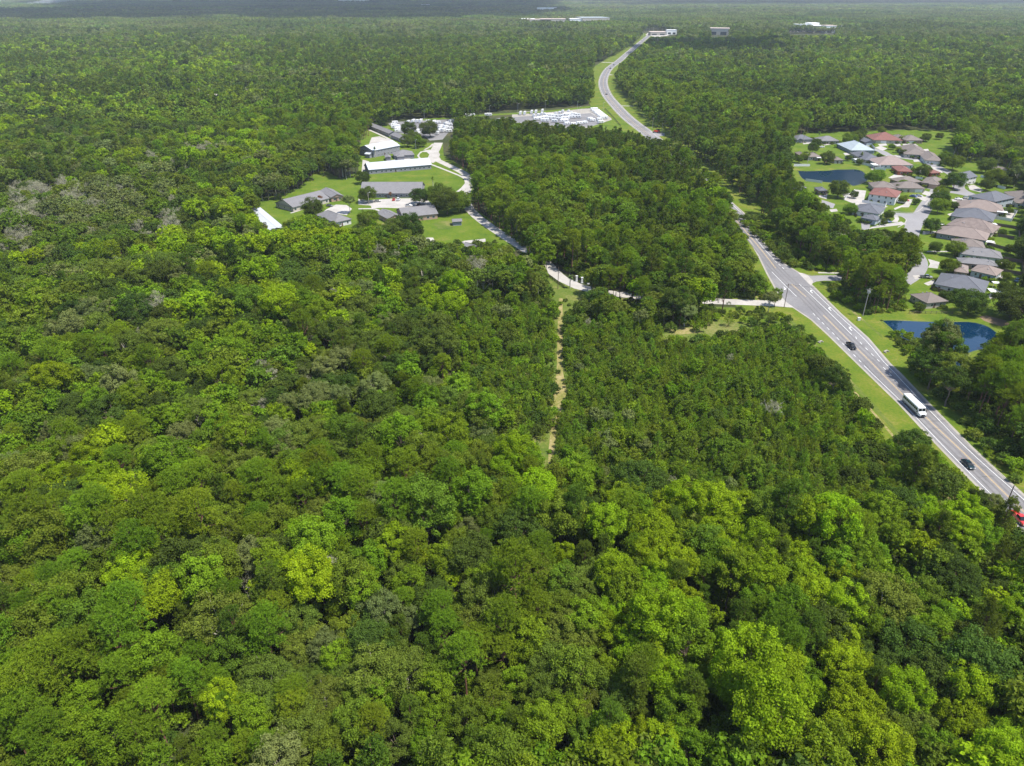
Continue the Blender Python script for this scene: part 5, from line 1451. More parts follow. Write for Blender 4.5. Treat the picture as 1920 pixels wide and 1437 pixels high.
MB().box(-.5, .5, -.4, .4, 0, 1.1).build('cabinet', M['trim'], t); MB().box(-.56, .56, -.46, .46, 1.1, 1.18).build('lid', M['trim'], t)
for l, (u, v) in (('grey concrete culvert end in the left verge', (1537, 642)), ('grey concrete culvert end in the right verge', (1660, 660))):
    x, y = G(u, v); setp(MB().box(-1.1, 1.1, -.25, .25, 0, .5).box(-1.1, -.8, -.9, -.25, 0, .35).box(.8, 1.1, -.9, -.25, 0, .35).build('culvert', M['shoulder'], None, (x, y, .02), .6), l, 'culvert', 'culvert ends beside the highway')

# ------------------------------------------------------------------ vehicles
def loft(mb, secs, mi=0):
    """secs: list of (x, [(y,z)...]) cross-sections of equal length"""
    n = len(secs[0][1]); vs = []
    for x, pr in secs: vs += [(x, y, z) for y, z in pr]
    fs = []
    for i in range(len(secs) - 1):
        for j in range(n):
            k = (j + 1) % n; fs.append((i * n + j, i * n + k, (i + 1) * n + k, (i + 1) * n + j))
    fs += [tuple(range(n))[::-1], tuple(range((len(secs) - 1) * n, len(secs) * n))]
    mb.add(vs, fs, mi)
def sec(w, zb, zt, c=.12, tw=None):
    tw = w if tw is None else tw
    return [(-w + c, zb), (w - c, zb), (w, zb + c), (w, (zb + zt) / 2), (tw, zt - c), (tw - c, zt), (-tw + c, zt), (-tw, zt - c), (-w, (zb + zt) / 2), (-w, zb + c)]
def wheels(t, xs, yw, r, wmat=None):
    for x in xs:
        for s in (-1, 1):
            w = MB().tube((0, s * -.12, 0), (0, s * .12, 0), r, r, 14).build('wheel', M['rubber'], t, (x, s * yw, r))
            MB().tube((0, s * .121, 0), (0, s * .135, 0), r * .6, r * .55, 10).build('rim', M['metal'], w)
def make_car(label, col, kind='sedan', group=None):
    t = thing({'sedan': 'car', 'suv': 'car', 'pickup': 'pickup_truck'}[kind], label, 'pickup' if kind == 'pickup' else 'car', group=group)
    m = CARM[col]; b = MB()
    if kind == 'sedan':
        loft(b, [(-2.35, sec(.72, .45, .72, .08)), (-2.25, sec(.84, .3, .92, .1)), (-1.3, sec(.9, .22, .98)), (0, sec(.92, .2, .98)), (1.0, sec(.92, .2, .95)), (1.9, sec(.88, .25, .82)), (2.25, sec(.78, .32, .7, .08)), (2.38, sec(.62, .42, .6, .05))])
        cab = [(-1.75, sec(.74, .94, 1.0, .03, .66)), (-1.0, sec(.78, .94, 1.40, .08, .60)), (.1, sec(.78, .94, 1.45, .08, .60)), (.55, sec(.78, .94, 1.36, .08, .58)), (1.25, sec(.74, .92, .97, .02, .68))]
        rfx = (-.95, .4, .55, 1.455)
    elif kind == 'suv':
        loft(b, [(-2.35, sec(.82, .45, 1.0, .08)), (-2.2, sec(.9, .32, 1.1, .1)), (0, sec(.95, .28, 1.12)), (1.2, sec(.95, .28, 1.08)), (2.1, sec(.9, .32, .98)), (2.4, sec(.78, .42, .85, .08))])
        cab = [(-2.15, sec(.82, 1.05, 1.15, .03, .75)), (-1.9, sec(.84, 1.05, 1.66, .08, .68)), (.1, sec(.84, 1.05, 1.74, .08, .68)), (.5, sec(.84, 1.05, 1.66, .08, .66)), (1.2, sec(.8, 1.02, 1.1, .02, .74))]
        rfx = (-1.85, .4, .62, 1.75)
    else:
        loft(b, [(-.35, sec(.95, .35, 1.12)), (1.2, sec(.96, .35, 1.1)), (2.3, sec(.93, .38, 1.05)), (2.75, sec(.85, .45, .95, .08))])
        b.box(-2.75, -.35, -.95, .95, .45, .72); b.box(-2.75, -.35, -.95, -.86, .72, 1.1); b.box(-2.75, -.35, .86, .95, .72, 1.1); b.box(-2.75, -2.66, -.86, .86, .72, 1.1)
        cab = [(-.4, sec(.84, 1.05, 1.74, .08, .70)), (.6, sec(.84, 1.05, 1.78, .08, .70)), (.95, sec(.84, 1.05, 1.7, .08, .68)), (1.6, sec(.8, 1.05, 1.12, .02, .76))]
        rfx = (-.4, .8, .64, 1.79)
    b.build('body', m, t, smooth=False)
    g_ = MB(); loft(g_, cab); g_.build('windows', M['carglass'], t)
    MB().box(rfx[0], rfx[1], -rfx[2], rfx[2], rfx[3] - .04, rfx[3] + .03).build('roof', m, t)
    L = 2.75 if kind == 'pickup' else 2.32
    for s in (-1, 1):
        MB().box(L - .12, L + .02, s * .62 - .17, s * .62 + .17, .62, .78).build('headlight', M['lamp'], t)
        MB().box(-L - .03, -L + .05, s * .68 - .12, s * .68 + .12, .72, .92).build('tail_light', CARM['red'], t)
        MB().box(.75, .95, s * 1.0 - .1, s * 1.0 + .1, .98, 1.12).build('mirror', m, t)
    wheels(t, (-1.42, 1.42) if kind != 'pickup' else (-1.75, 1.7), .82, .34 if kind == 'sedan' else .4)
    return t
def put(t, c, c2=None, rz=None, z=.06):
    x, y = G(*c); t.location = (x, y, z)
    if c2 is not None:
        a = Vector(G(*c2)) - Vector((x, y)); rz = math.atan2(a.y, a.x)
    t.rotation_euler = (0, 0, rz); return t
put(make_car('black pickup truck driving toward the camera beyond the turn arrows', 'black', 'pickup'), (1595.5, 652), (1612, 668), z=.07)
put(make_car('dark teal sedan driving down the highway nearest the camera', 'dark', 'sedan'), (1814, 874), (1842, 902), z=.07)
put(make_car('red pickup half hidden by leaves at the foot of the highway', 'red', 'pickup'), (1910, 976), (1940, 1008), z=.07)
# bus
t = thing('bus', 'white bus with dark side windows driving toward the camera', 'bus')
b = MB(); loft(b, [(-5.3, sec(1.15, .55, 2.9, .12)), (-5.15, sec(1.24, .45, 3.1, .14)), (3.8, sec(1.24, .45, 3.1, .14)), (4.1, sec(1.22, .45, 2.95, .14)), (4.35, sec(1.2, .45, 1.75, .1)), (5.3, sec(1.15, .5, 1.55, .12)), (5.5, sec(1.0, .55, 1.3, .12))]); b.build('body', CARM['white'], t)
for s in (-1, 1):
    for k in range(9):
        x = -4.8 + k * .95
        MB().box(x, x + .78, s * 1.25 - .02, s * 1.25 + .02, 1.75, 2.6).build('window', M['carglass'], t)
    MB().box(-5.1, 4.2, s * 1.26 - .02, s * 1.26 + .02, 1.2, 1.32).build('stripe', CARM['grey'], t)
    MB().box(-5.1, 4.2, s * 1.26 - .02, s * 1.26 + .02, .62, .95).build('skirt_panel', CARM['grey'], t)
    MB().box(5.42, 5.54, s * .75 - .2, s * .75 + .2, .95, 1.2).build('headlight', M['lamp'], t)
    MB().box(4.2, 4.4, s * 1.55 - .15, s * 1.55 + .15, 1.7, 2.1).build('mirror', M['black'], t)
    MB().add([(4.17, s * .08, 2.75), (4.17, s * 1.08, 2.75), (4.40, s * 1.08, 1.85), (4.40, s * .08, 1.85), (4.0, s * .08, 2.75), (4.0, s * 1.08, 2.75), (4.0, s * 1.08, 1.85), (4.0, s * .08, 1.85)], [(0, 1, 2, 3) if s < 0 else (3, 2, 1, 0), (0, 4, 5, 1), (2, 6, 7, 3)]).build('windscreen', M['carglass'], t)
MB().box(5.5, 5.56, -.55, .55, .75, 1.2).build('grille', M['black'], t)
MB().box(5.4, 5.65, -1.1, 1.1, .45, .65).build('bumper', M['black'], t)
for x in (-3.6, -1.0, 1.8): MB().box(x - .35, x + .35, -.35, .35, 3.1, 3.2).build('roof_hatch', M['trim'], t)
wheels(t, (-3.4, 3.9), 1.12, .48)
put(t, (1712, 768), (1738, 793), z=.07)

# parked cars
SG = 'cars parked in the subdivision'; KG = 'cars parked in the compound court'
first = {}
def car(label, col, kind, c, rz, grp):
    k = (col, kind)
    if k in first:
        x, y = G(*c); o = dup(first[k], (x, y, .07), rz, label, grp)
    else:
        o = make_car(label, col, kind, grp); first[k] = o; put(o, c, rz=rz, z=.07)
    return o
car('red car parked under the reddish tree in the court', 'red', 'sedan', (738.5, 376), 1.6, KG)
car('white suv parked right of the red car in the court', 'white', 'suv', (747, 376), 1.5, KG)
car('silver car standing alone in the middle of the court', 'silver', 'sedan', (767, 387), .1, KG)
car('dark car parked beside the lawn left of the chapel', 'grey', 'sedan', (618, 387.5), -.4, KG)
car('dark car in shade beside the big oak', 'black', 'sedan', (785, 386), 1.4, KG)
car('grey car by the round tree of the court', 'grey', 'sedan', (708, 379), .3, KG)
car('red sports car beside the white two-storey house', 'red', 'sedan', (1697, 377), -.5, SG)
car('white suv below the red car beside the two-storey house', 'white', 'suv', (1690, 381), -.35, SG)
car('dark blue car on the drive above the red one', 'blue', 'sedan', (1712, 370), -.6, SG)
car('silver car on the drive of the long brown house', 'silver', 'sedan', (1722, 369), -.6, SG)
car('white car beside the dark slate two-storey house', 'white', 'sedan', (1797, 375), -.2, SG)
car('grey suv left of the pale blue wall', 'grey', 'suv', (1812, 374), -.2, SG)
car('black suv behind the slate two-storey house on the right', 'black', 'suv', (1892, 388), .3, SG)
car('white car at the drive of the wide tan house', 'white', 'sedan', (1788, 388), -.3, SG)
car('silver car on the drive of the dark brown house', 'silver', 'sedan', (1762, 423), -.2, SG)
car('grey pickup on the white drive by the wide slate house', 'grey', 'pickup', (1736, 522), -.25, SG)
car('blue car parked below the slate forecourt', 'blue', 'sedan', (1664, 418), .0, SG)
car('black suv on the drive by the upper street', 'black', 'suv', (1717, 298), .1, SG)
car('silver car beside the red roofed house of the back row', 'silver', 'sedan', (1681, 269), -.4, SG)
car('red pickup by the porch posts in the back row', 'red', 'pickup', (1704, 268), .9, SG)
car('white suv by the tall palm in the back row', 'white', 'suv', (1516, 264), .4, SG)
car('white car in the shade of the yard tree at left', 'white', 'sedan', (1541, 277), .3, SG)
car('black car on the yard right of the tan and blue house', 'blue', 'suv', (1906, 528), .9, SG)
FG = 'cars on the far stretch of the highway'
car('dark car on the outer bend of the far highway', 'grey', 'sedan', (1137, 178), 2.0, FG)
car('dark car just above the curve of the far highway', 'black', 'sedan', (1144.5, 129), 1.0, FG)
car('dark car near the top of the curve of the far highway', 'grey', 'suv', (1151, 123), 1.0, FG)
car('white car furthest up the straight of the highway', 'white', 'sedan', (1204, 76), 1.0, FG)
car('white suv on the far straight below the furthest one', 'white', 'suv', (1194, 85), 1.0, FG)
car('silver car on the far straight between dark woods', 'silver', 'sedan', (1186, 93), 1.0, FG)
car('white car on the far straight nearest the curve', 'white', 'sedan', (1176, 101), 1.0, FG)
# red tractor by the far side street
t = thing('tractor', 'red farm machine standing on the far side street', 'tractor'); x, y = G(1231, 249.5); t.location = (x, y, .06)
MB().box(-3, 3, -1.1, 1.1, .9, 2.4).build('body', CARM['red'], t); MB().box(.2, 2.2, -.9, .9, 2.4, 3.6).build('cab', M['carglass'], t); MB().box(-3.6, 3.4, -1.3, 1.3, .55, .9).build('chassis', M['rubber'], t)
wheels(t, (-2.2, 2.0), 1.25, .8)

# trailers: a box body with slanted nose, window, door, air unit, wheels, hitch
def make_trailer(kind):
    t = thing('travel_trailer', 'x', 'trailer'); Lh, hh = {'long': (4.6, 3.2), 'short': (3.2, 2.8), 'motor': (4.4, 3.3)}[kind]
    b = MB(); loft(b, [(-Lh, sec(1.2, .55, hh, .15)), (Lh - .6, sec(1.2, .55, hh, .15)), (Lh, sec(1.15, .7, hh - .9, .15))]); b.build('body', CARM['white'], t)
    MB().box(-Lh + .3, Lh - .8, -1.225, -1.19, 1.0, 1.25).build('stripe', CARM['grey'], t)
    for x in (-Lh * .55, Lh * .35):
        for s in (-1, 1): MB().box(x - .5, x + .5, s * 1.21 - .02, s * 1.21 + .02, 1.6, 2.2).build('window', M['carglass'], t)
    MB().box(-.1, .6, -1.23, -1.19, .7, 2.5).build('door', M['garage'], t)
    MB().box(-.5, .5, -.35, .35, hh, hh + .28).build('air_unit', M['trim'], t)
    if kind == 'motor': MB().box(Lh - .55, Lh - .1, -1.0, 1.0, 1.7, 2.5).build('windscreen', M['carglass'], t)
    else: MB().box(Lh, Lh + 1.1, -.07, .07, .5, .62).build('hitch', M['rubber'], t)
    wheels(t, (-.8, .2) if kind != 'motor' else (-2.6, 2.8), 1.08, .36); return t
TR = {k: make_trailer(k) for k in ('long', 'short', 'motor')}
usedt = set()
def trailer(k, u, v, rz, lab, grp='trailers and campers stored in the lot'):
    x, y = G(u, v)
    if k in usedt: dup(TR[k], (x, y, .07), rz, lab, grp)
    else:
        usedt.add(k); o = TR[k]; o.location = (x, y, .07); o.rotation_euler = (0, 0, rz); o['label'] = lab; o['group'] = grp; o.scale = (1, 1, 1.1)
for u, v in ((976, 215.5), (984, 215.5), (997, 213.5), (1005, 213), (1017, 211.5)): trailer('long', u, v, 1.45, 'tall white camper nose-on in the back row of the lot')
for u, v in ((1001, 219.5), (1009, 219), (1015.5, 217), (1021, 217.5), (1042, 216), (1049, 214.5), (1055, 212), (1066, 212), (1071, 215)): trailer('short', u, v, 1.35, 'white camper nose-on in the middle row of the lot')
for i, (u, v) in enumerate(((1030, 219.5), (1040, 221), (1051, 220.5), (1062, 218.5), (1074, 218), (1083, 218.5), (1020, 224), (1034, 225), (1048, 226), (1060, 225), (1072, 222.5), (1084, 222), (1008, 226), (1022, 229), (1040, 230), (1058, 230))):
    trailer(('long', 'motor', 'short')[i % 3], u, v, (.25, .1, -.1)[i % 3], 'white trailer side-on in the crowded front of the lot')
for i, (u, v) in enumerate(((1114, 208.5), (1117, 211.5), (1120, 214), (1123, 216.5), (1126, 219), (1129, 221.5), (1132, 224))):
    trailer(('motor', 'long')[i % 2], u, v, .15, 'white motorhome in the diagonal row beside the highway fence')
for i, (u, v) in enumerate(((1106, 226), (1111, 228.5), (1124, 227), (1126, 232), (1096, 233), (1086, 234), (1075, 236), (1063, 235))):
    trailer('short', u, v, .4, 'short white trailer along the lower rim of the lot')
for i, (u, v) in enumerate(((739, 237), (742, 241), (746, 245), (749, 249), (741, 233), (751, 244), (766, 232), (775, 231), (782, 230.5), (789, 230.5), (785, 254), (783, 250), (820, 253), (824, 249))):
    trailer(('short', 'long')[i % 2], u, v, .3 if i < 6 else 1.4, 'white camper in the lot corner behind the compound halls')
for i, (u, v) in enumerate(((804, 231), (813, 233), (821, 233), (837, 236), (843, 237), (846, 231), (828, 240), (836, 243), (844, 244), (826, 244), (842, 249), (832, 248))):
    trailer(('short', 'motor')[i % 2], u, v, 1.2 if i % 2 else .2, 'white camper between the two lot trees and the pine block')
for u, v in ((878, 219), (885, 218.5), (914, 218), (917, 218)): trailer('short', u, v, .2, 'white camper showing above the dark pines left of the lot')

# ------------------------------------------------------------------ far buildings
WM['farwhite'] = plain('wall_bright_white', (0.78, 0.78, 0.76), .8, .04)
RM['farroof'] = plain('flat_roof_white', (0.72, 0.72, 0.70), .8, .05)
RM['farpink'] = plain('flat_roof_pinkish', (0.52, 0.42, 0.37), .8, .05)
def store(label, u, v, w, d, h, roof='white', wall='white', rz=0.0, n=2, sign=None):
    h *= 1.3; x, y = G(u, v); t = thing('commercial_building', label, 'building', (x, y, 0), rz, 'far commercial buildings')
    MB().box(-w / 2, w / 2, -d / 2, d / 2, 0, h).build('wall', WM['farwhite' if wall == 'white' else wall], t)
    MB().box(-w / 2 - .5, w / 2 + .5, -d / 2 - .5, d / 2 + .5, h, h + .8)  .build('roof', RM[{'white': 'farroof', 'pink': 'farpink', 'tan': 'farpink'}.get(roof, roof)], t)
    for i in range(n):
        xx = -w / 2 + w * (i + .5) / n
        MB().box(xx - w / n * .3, xx + w / n * .3, -d / 2 - .1, -d / 2, 1, h * .5).build('window', M['glass'], t)
store('long white store left of the far shops', 988, 49, 60, 40, 20); store('low pale store among the left group of far shops', 1010, 49.5, 95, 60, 19, 'tan', 'cream'); store('wide pinkish store right end of the left far group', 1036, 49.5, 100, 60, 20, 'pink', 'cream')
store('white far building left of the big pale blue roof', 1086, 49, 80, 60, 20, 'white', 'white'); store('big pale blue-grey roofed far building', 1110, 48.5, 110, 120, 23, 'ltblue', 'cream', .15)
store('pinkish gabled far building right of the road crossing', 1347, 66, 62, 40, 15, 'pink', 'cream', -.3); store('small white far block between the two far groups', 1414, 60, 18, 14, 17)
store('white far building in the middle of the right group', 1503, 60, 50, 40, 18); store('white far building right of the middle of the right group', 1520, 60, 34, 40, 21); store('low white far building in the right group', 1536, 61, 60, 50, 16, 'white', 'cream')
store('pinkish far building at the right end of the right group', 1556, 62, 50, 50, 17, 'pink', 'white'); store('pale far building at the left end of the right group', 1480, 60.5, 30, 20, 15, 'white', 'cream')
store('cream gas station canopy at the distant crossing', 1232, 66, 50, 40, 7, 'tan', 'cream'); store('white shop beyond the distant crossing', 1258, 65, 30, 25, 10)
store('white building glinting on the horizon wood', 668, 9, 260, 150, 42); store('smaller white building right of the glinting one on the horizon', 648, 9, 120, 120, 36)
store('tiny white building in the far cloud shadow', 798, 18, 60, 50, 26); store('pale house alone in the left forest', 405, 207, 9, 8, 12.6, 'tan', 'cream')
store('white building at the far left of the near horizon', 1025, 26, 120, 60, 26)
sheet('crossing_paving', [(1210, 66), (1216, 61), (1240, 60), (1262, 63), (1250, 68), (1232, 70)], .03, M['concrete'])

# ------------------------------------------------------------------ palms and yard trees
def palm(label, c, h=8, dry=False, group='palms near the houses', s=1.0):
    x, y = G(*c); t = thing('palm_tree', label, 'palm', (x, y, 0), random.uniform(0, 6), group)
    MB().tube((0, 0, -.2), (.15, .1, h * .5), .26, .2, 8).tube((.15, .1, h * .5), (0, 0, h), .2, .17, 8).build('trunk', M['bark_pale'], t)
    rng = np.random.default_rng(int(c[0])); V = []; 
    for k in range(34):
        a = rng.uniform(0, 6.28); el = rng.uniform(-.9, 1.1); L = 2.1 * s * rng.uniform(.8, 1.1); p = np.array([0, 0, h]); d = np.array([math.cos(a) * math.cos(el), math.sin(a) * math.cos(el), math.sin(el)])
        side = np.array([-math.sin(a), math.cos(a), 0]); prev = p
        for j in range(4):
            q = prev + d * L / 4; d = d + [0, 0, -.28]; d /= np.linalg.norm(d); w0, w1 = (.16, .55, .6, .4, .05)[j], (.16, .55, .6, .4, .05)[j + 1]
            V += [prev - side * w0 * .5, prev + side * w0 * .5, q + side * w1 * .5, q - side * w1 * .5]; prev = q
    me = npmesh('palm_fronds', np.array(V), 4, [LEAF['olive'] if dry else LEAF['palm']], np.full(len(V) // 4, 1.0)); link('fronds', me, t)
random.seed(4)
palm('tall palm in front of the slate-grey back row house', (1506, 269), 9, True); palm('second palm between the two grey back row houses', (1534, 265), 7.5, True)
palm('palm in front of the slate house by the upper pond', (1613, 302), 6); palm('bushy brown palm at the left of the subdivision', (1514, 305), 7, True)
palm('slender palm on the big compound lawn', (812, 354), 7.5, True, None, .8); palm('short palm beside the driveway bend', (1069, 541), 5.5, False, None, .8)
palm('palm beside the two-storey hall with white roof', (704, 296), 8, True, None, .8); palm('palm on the corner lawn by the slate forecourt', (1648, 425), 6, False)

YG = 'shade trees of the yards'
def ytree(label, sp, c, s, group=YG, name=None, zs=1.0, var=0):
    if group in (YG, 'shade trees of the compound') and sp in ('dark', 'mid', 'olive', 'fresh'):
        sp = {'dark': 'yarddark', 'mid': 'yard', 'olive': 'yard', 'fresh': 'yard'}[sp]; s *= 1.16; zs = max(zs, .95)
    x, y = G(*c); cr, tk = SPEC[sp]['near'][var % len(SPEC[sp]['near'])]
    o = thing(name or KINDNAME.get(sp, 'yard_tree'), label, 'tree', (x, y, 0), random.uniform(0, 6.28), group); o.scale = (s, s, s * zs)
    link('crown', cr, o); link('trunk', tk, o) if tk else None
    return o
# big ones: dark oaks seen as round crowns
Y = [
 ('round dark tree below the upper pond', 'dark', (1570, 371), 1.12, .78), ('wide olive tree on the right bank of the upper pond', 'olive', (1637, 345), 1.05, .65),
 ('round tree between the two red-brick houses', 'dark', (1727, 334), .95, .75), ('large round tree right of the tan-brick house', 'dark', (1787, 355), 1.15, .85),
 ('dark tree above the upper pond at left', 'dark', (1550, 308), .95, .85), ('dark tree behind the left palm', 'dark', (1523, 287), .85, .9),
 ('spreading tree right of the upper street corner', 'olive', (1785, 320), 1.15, .8), ('tree nearest the forest right of the grey house', 'dark', (1846, 325), 1.1, .9), ('broad tree in front of the grey house with white front', 'mid', (1858, 348), 1.2, .85),
 ('long leafy tree over the street in the middle', 'olive', (1757, 400), .95, .8), ('leafy tree below it over the street', 'dark', (1760, 390), 1.0, .9), ('round street tree left of the dark brown house', 'dark', (1744, 437), .85, .7),
 ('spreading olive tree on the lawn left of the grey house', 'olive', (1789, 481), .8, .72), ('small dark tree beside the spreading olive one', 'dark', (1751, 475), .6, .8), ('dark tree with white blossom by the brown brick wing', 'mid', (1775, 512), .75, .7),
 ('large round tree above the lower pond', 'dark', (1814, 590), 1.05, .75), ('large dark tree right of the slate house patio', 'dark', (1893, 595), 1.3, .85), ('dark tree at the right edge above the lower pond', 'dark', (1915, 612), 1.3, .85),
 ('dark tree at the right edge by the brown fences', 'dark', (1922, 490), 1.3, .95), ('dark tree at the right edge below the fences', 'dark', (1932, 560), 1.2, .95), ('dark tree right of the back yards', 'dark', (1925, 440), 1.1, .9),
 ('round tree at the end of the back row', 'dark', (1735, 266), .75, .7), ('green tree behind the pale blue-grey house', 'mid', (1591, 272), 1.1, .85), ('dark tree left of the pale blue-grey house', 'dark', (1603, 268), 1.0, .8),
 ('small bright tree by the upper street', 'bright', (1682, 287), .5, .6), ('small tree on the corner lawn of the upper street', 'mid', (1672, 281), .5, .7), ('leafy tree beside the pale house at the forest edge', 'greyish', (1900, 352), 1.2, .85),
 ('dark leafy tree over the right of the back yards', 'dark', (1905, 345), 1.1, .9), ('tree in front of the long brown house with garage', 'mid', (1762, 372), .8, .7), ('young tree with dark crown by the slate forecourt', 'dark', (1665, 412), .55, .75),
 ]
Y += [('dark tree between the two grey back row houses', 'dark', (1530, 276), 0.7, 0.9), ('leafy tree left of the tan house with white patio', 'mid', (1508, 300), 0.6, 0.9), ('bright tree above the white pond fence', 'fresh', (1497, 306), 0.6, 0.9), ('tree right of the small tan house above the upper pond', 'dark', (1590, 302), 0.45, 0.9), ('tree at the back of the pale blue-grey house', 'dark', (1612, 262), 0.9, 0.9), ('row tree behind the red-roofed back row house', 'mid', (1652, 252), 0.7, 0.9), ('dark tree between the slate hipped house and the pinkish one', 'dark', (1610, 310), 0.5, 0.9), ('tree left of the slate forecourt house', 'mid', (1592, 402), 0.7, 0.9), ('tree beside the white fence below the upper pond', 'dark', (1600, 372), 0.5, 0.9), ('leafy tree behind the white two-storey house', 'mid', (1690, 352), 0.55, 0.9), ('dark tree right of the red sports car', 'dark', (1716, 384), 0.4, 0.9), ('tree between the tan-brick house and the street', 'mid', (1768, 352), 0.6, 0.9), ('dark tree left of the wide tan hipped house', 'dark', (1786, 394), 0.5, 0.9), ('tree behind the dark slate two-storey house', 'dark', (1848, 358), 0.8, 0.9), ('tree above the right-edge brown-roofed house', 'dark', (1885, 352), 0.9, 0.9), ('small dark tree behind the grey white-walled house', 'dark', (1893, 478), 0.55, 0.9), ('small tree behind the tan and pale blue house', 'mid', (1888, 508), 0.5, 0.9), ('dark tree by the white canopies', 'dark', (1884, 556), 0.7, 0.9), ('tree between the wide slate house and the nearest house', 'dark', (1795, 566), 0.6, 0.9), ('dark tree at the corner of the upper street', 'dark', (1768, 312), 0.6, 0.9), ('tree right of the brown house with white garage', 'mid', (1772, 300), 0.7, 0.9), ('tree at the edge of the field behind the back row', 'dark', (1760, 262), 0.6, 0.9), ('dark tree at the far corner of the field', 'dark', (1796, 290), 0.9, 0.9), ('small dark tree on the lawn above the lower pond fence', 'dark', (1722, 585), 0.4, 0.9), ('tree at the left of the long tan-brown house', 'dark', (1692, 292), 0.5, 0.9)]
for i, (l, sp, c, s, zs) in enumerate(Y): ytree(l, sp, c, s, zs=zs, var=i)
KG2 = 'shade trees of the compound'
K = [('round dark tree beside the lamp post in the court', 'dark', (690, 380), 1.0, .95), ('big dark oak spreading over the end of the long grey hall', 'dark', (838, 402), 1.55, .9), ('oak above the cars at the right of the court', 'dark', (788, 384), 1.05, .8),
     ('second big oak beside the driveway', 'mid', (862, 398), 1.3, .9), ('oak closing the right end of the court', 'dark', (822, 385), 1.3, .85), ('dark round tree in front of the long left hall', 'dark', (588, 408), 1.15, .85), ('pale open tree left of the court', 'greyish', (656, 400), .85, .85),
     ('leafy tree right of the chapel', 'olive', (690, 425), 1.0, .85), ('large dark tree in front of the long grey hall', 'dark', (768, 445), 1.3, 1.0), ('dark tree left half of the pair in front of the hall', 'dark', (745, 448), 1.15, .95),
     ('dark tree between the halls and the lot', 'dark', (776, 268), 1.0, .85), ('dark tree right of the white two-storey hall', 'dark', (765, 276), 1.05, .8), ('round tree in the middle of the trailer lot corner', 'dark', (767, 256), 1.3, .95),
     ('larger round tree in the trailer lot corner', 'dark', (806, 258), 1.5, .95), ('bright tree at the back of the long dark hall', 'fresh', (716, 236), 1.1, .9), ('tree at the left end of the long dark hall', 'mid', (691, 243), .8, .8),
     ('tree beside the driveway above the turnaround', 'mid', (790, 276), .8, .8), ('small dark bushy tree left of the very long hall', 'dark', (681, 345), .9, .9), ('leafy tree beside the white leftmost hall', 'mid', (545, 436), .7, .9), ('dark tree below the leftmost hall', 'dark', (480, 444), .8, .9)]
for i, (l, sp, c, s, zs) in enumerate(K): ytree(l, sp, c, s, KG2, zs=zs, var=i)
ytree('small rust-red tree in front of the hall by the court', 'mid', (732, 372), .3, None, 'red_leaved_tree').children[0].data = broadleaf(77, 4, 4, 9, 30, 1.2, 1500, .35, LEAF['rust'], 'rust_crown')[0]
ytree('small rust-red tree behind the dark round tree of the left hall', 'mid', (601, 382), .4, None, 'red_leaved_tree').children[0].data = broadleaf(78, 4, 4, 9, 30, 1.2, 1500, .35, LEAF['rust'], 'rust_crown')[0]
# trees in front of the lower pond, by the junction and over the road
PG = 'trees between the highway and the lower pond'
Z = [('tall pine in front of the left end of the lower pond', 'pinedark', (1730, 702), 1.25, .9), ('leafy tree with pale twigs in front of the lower pond', 'greyish', (1742, 712), 1.35, 1.05), ('dark tree beside the highway below the pond', 'dark', (1740, 730), 1.0, .95),
     ('round leafy tree in front of the middle of the lower pond', 'mid', (1750, 722), 1.3, 1.0), ('dark tree at the roadside end of the pond wood', 'dark', (1772, 762), 1.0, 1.0), ('pine on the right of the pond gap', 'pine', (1868, 752), 1.1, .95), ('olive tree closing the pond wood on the right', 'olive', (1776, 742), 1.1, 1.0),
     ('dark pine above the pond gap on the right', 'pinedark', (1872, 706), 1.2, .95), ('leafy tree on the right bank of the lower pond', 'mid', (1893, 690), 1.3, .95), ('pine at the right edge behind the lower pond', 'pine', (1925, 688), 1.3, .95), ('leafy tree low on the right bank of the pond', 'mid', (1866, 765), 1.0, .9)]
for i, (l, sp, c, s, zs) in enumerate(Z): ytree(l, sp, c, s, PG, zs=zs, var=i)
JG = 'trees beside the highway junction'
Z = [('leafy tree leaning over the driveway at the junction', 'greyish', (1440, 590), .75, .9), ('small tree left of the junction pole', 'mid', (1452, 575), .6, .9), ('wispy tree over the foot of the highway', 'pinedark', (1868, 1012), .75, .95),
     ('wispy tree overlapping the white edge line', 'greyish', (1846, 985), .62, 1.0), ('round grey-green oak standing alone above the clearing', 'greyish', (1283, 612), 1.05, .62), ('dark tree overlapping the driveway middle', 'dark', (1228, 586), 1.05, .85),
     ('dark bushy tree right of the clearing', 'dark', (1440, 612), .7, .6), ('small dark pine standing in the clearing', 'young', (1365, 612), 1.1, 1.0), ('dark tree left of the driveway gap', 'dark', (1120, 590), 1.0, .8), ('leafless tree with rusty top right of the plantation', 'dead', (1443, 800), .75, .9)]
for i, (l, sp, c, s, zs) in enumerate(Z): ytree(l, sp, c, s, JG, zs=zs, var=i)

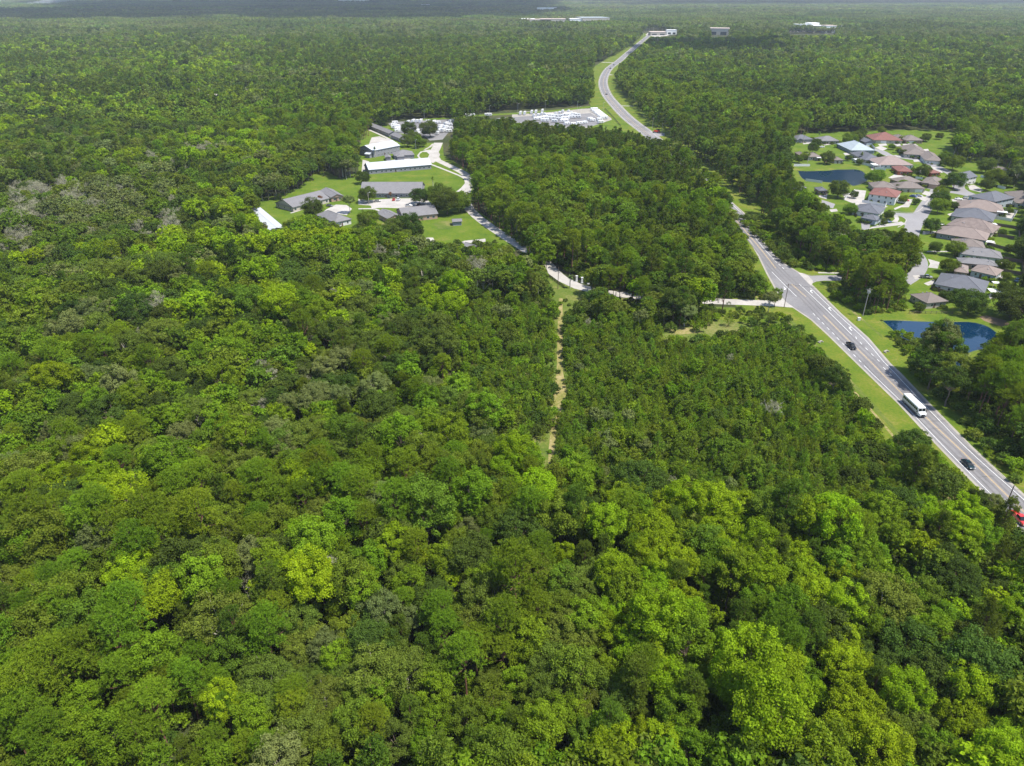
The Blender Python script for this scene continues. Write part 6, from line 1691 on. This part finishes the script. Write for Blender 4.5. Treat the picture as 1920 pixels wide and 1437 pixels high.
# garden shrubs, hedges and young trees of the yards; saplings in the clearing by the junction
SG2 = 'garden shrubs of the subdivision'
b_ = SPEC['bush']['near']
def shrub(label, c, s, grp, var, zs=1.0, nm='garden_shrub'):
    x, y = G(*c); o = bpy.data.objects.new(nm, b_[var % len(b_)][0]); COL.objects.link(o); o.location = (x, y, 0); o.rotation_euler = (0, 0, random.uniform(0, 6.28)); o.scale = (s, s, s * zs)
    setp(o, label, 'shrub', grp); return o
hs_ = [o for o in bpy.data.objects if o.name.startswith('house') and o.parent is None]
nsh = 0
for hi, h_ in enumerate(hs_):
    lab = h_['label']; wl = [c for c in h_.children if c.name.startswith('wall')][0]; bb = wl.bound_box; W_ = max(p[0] for p in bb); D_ = max(p[1] for p in bb)
    mw = Matrix.Translation(h_.location) @ Matrix.Rotation(h_.rotation_euler.z, 4, 'Z')
    short = ' '.join(lab.split()[:8])
    for k in range(4):
        lx, ly, wh = [(random.uniform(0, W_), -1.3, 'front wall'), (-1.4, random.uniform(0, D_), 'left wall'), (W_ + 1.4, random.uniform(0, D_), 'right wall'), (random.uniform(0, W_), -1.3, 'front wall')][k]
        p = mw @ Vector((lx, ly, 0)); o = bpy.data.objects.new('garden_shrub', b_[(hi + k) % len(b_)][0]); COL.objects.link(o)
        o.location = (p.x, p.y, 0); s_ = random.uniform(.35, .75); o.scale = (s_ * 1.3, s_, s_); o.rotation_euler = (0, 0, random.uniform(0, 6.28))
        setp(o, 'green shrub at the %s of the %s' % (wh, short), 'shrub', SG2); nsh += 1
    if hi % 2 == 0:
        p = mw @ Vector((W_ + 3.5, D_ * .5, 0)); cr_, tk_ = SPEC[('yard', 'yarddark')[hi % 4 // 2]]['near'][hi % 3]
        o = thing('yard_tree', 'small yard tree right of the ' + short, 'tree', (p.x, p.y, 0), random.uniform(0, 6), 'small yard trees of the subdivision'); s_ = random.uniform(.35, .62); o.scale = (s_, s_, s_)
        link('crown', cr_, o); link('trunk', tk_, o)
for k, (u, v) in enumerate(((1340, 600), (1352, 592), (1378, 596), (1392, 606), (1404, 592), (1418, 600), (1462, 600), (1476, 606), (1330, 610), (1310, 622), (1386, 588), (1256, 622), (1450, 606), (1410, 610), (1425, 590), (1500, 640), (1520, 650), (1330, 596))):
    shrub('low green shrub in the grassy clearing beside the junction', (u, v), random.uniform(.6, 1.2), 'shrubs of the junction clearing', k, random.uniform(.9, 1.6), 'shrub')
for k, (u, v) in enumerate(((1050, 572), (1060, 566), (1068, 574), (1046, 588), (1062, 590), (1049, 640), (1058, 668), (1046, 700), (1060, 720), (1040, 775), (1034, 800), (1044, 830), (1030, 850))):
    shrub('weedy bush at the rim of the straw-coloured trail', (u, v), random.uniform(.35, .7), 'bushes beside the trail', k, 1.0, 'shrub')
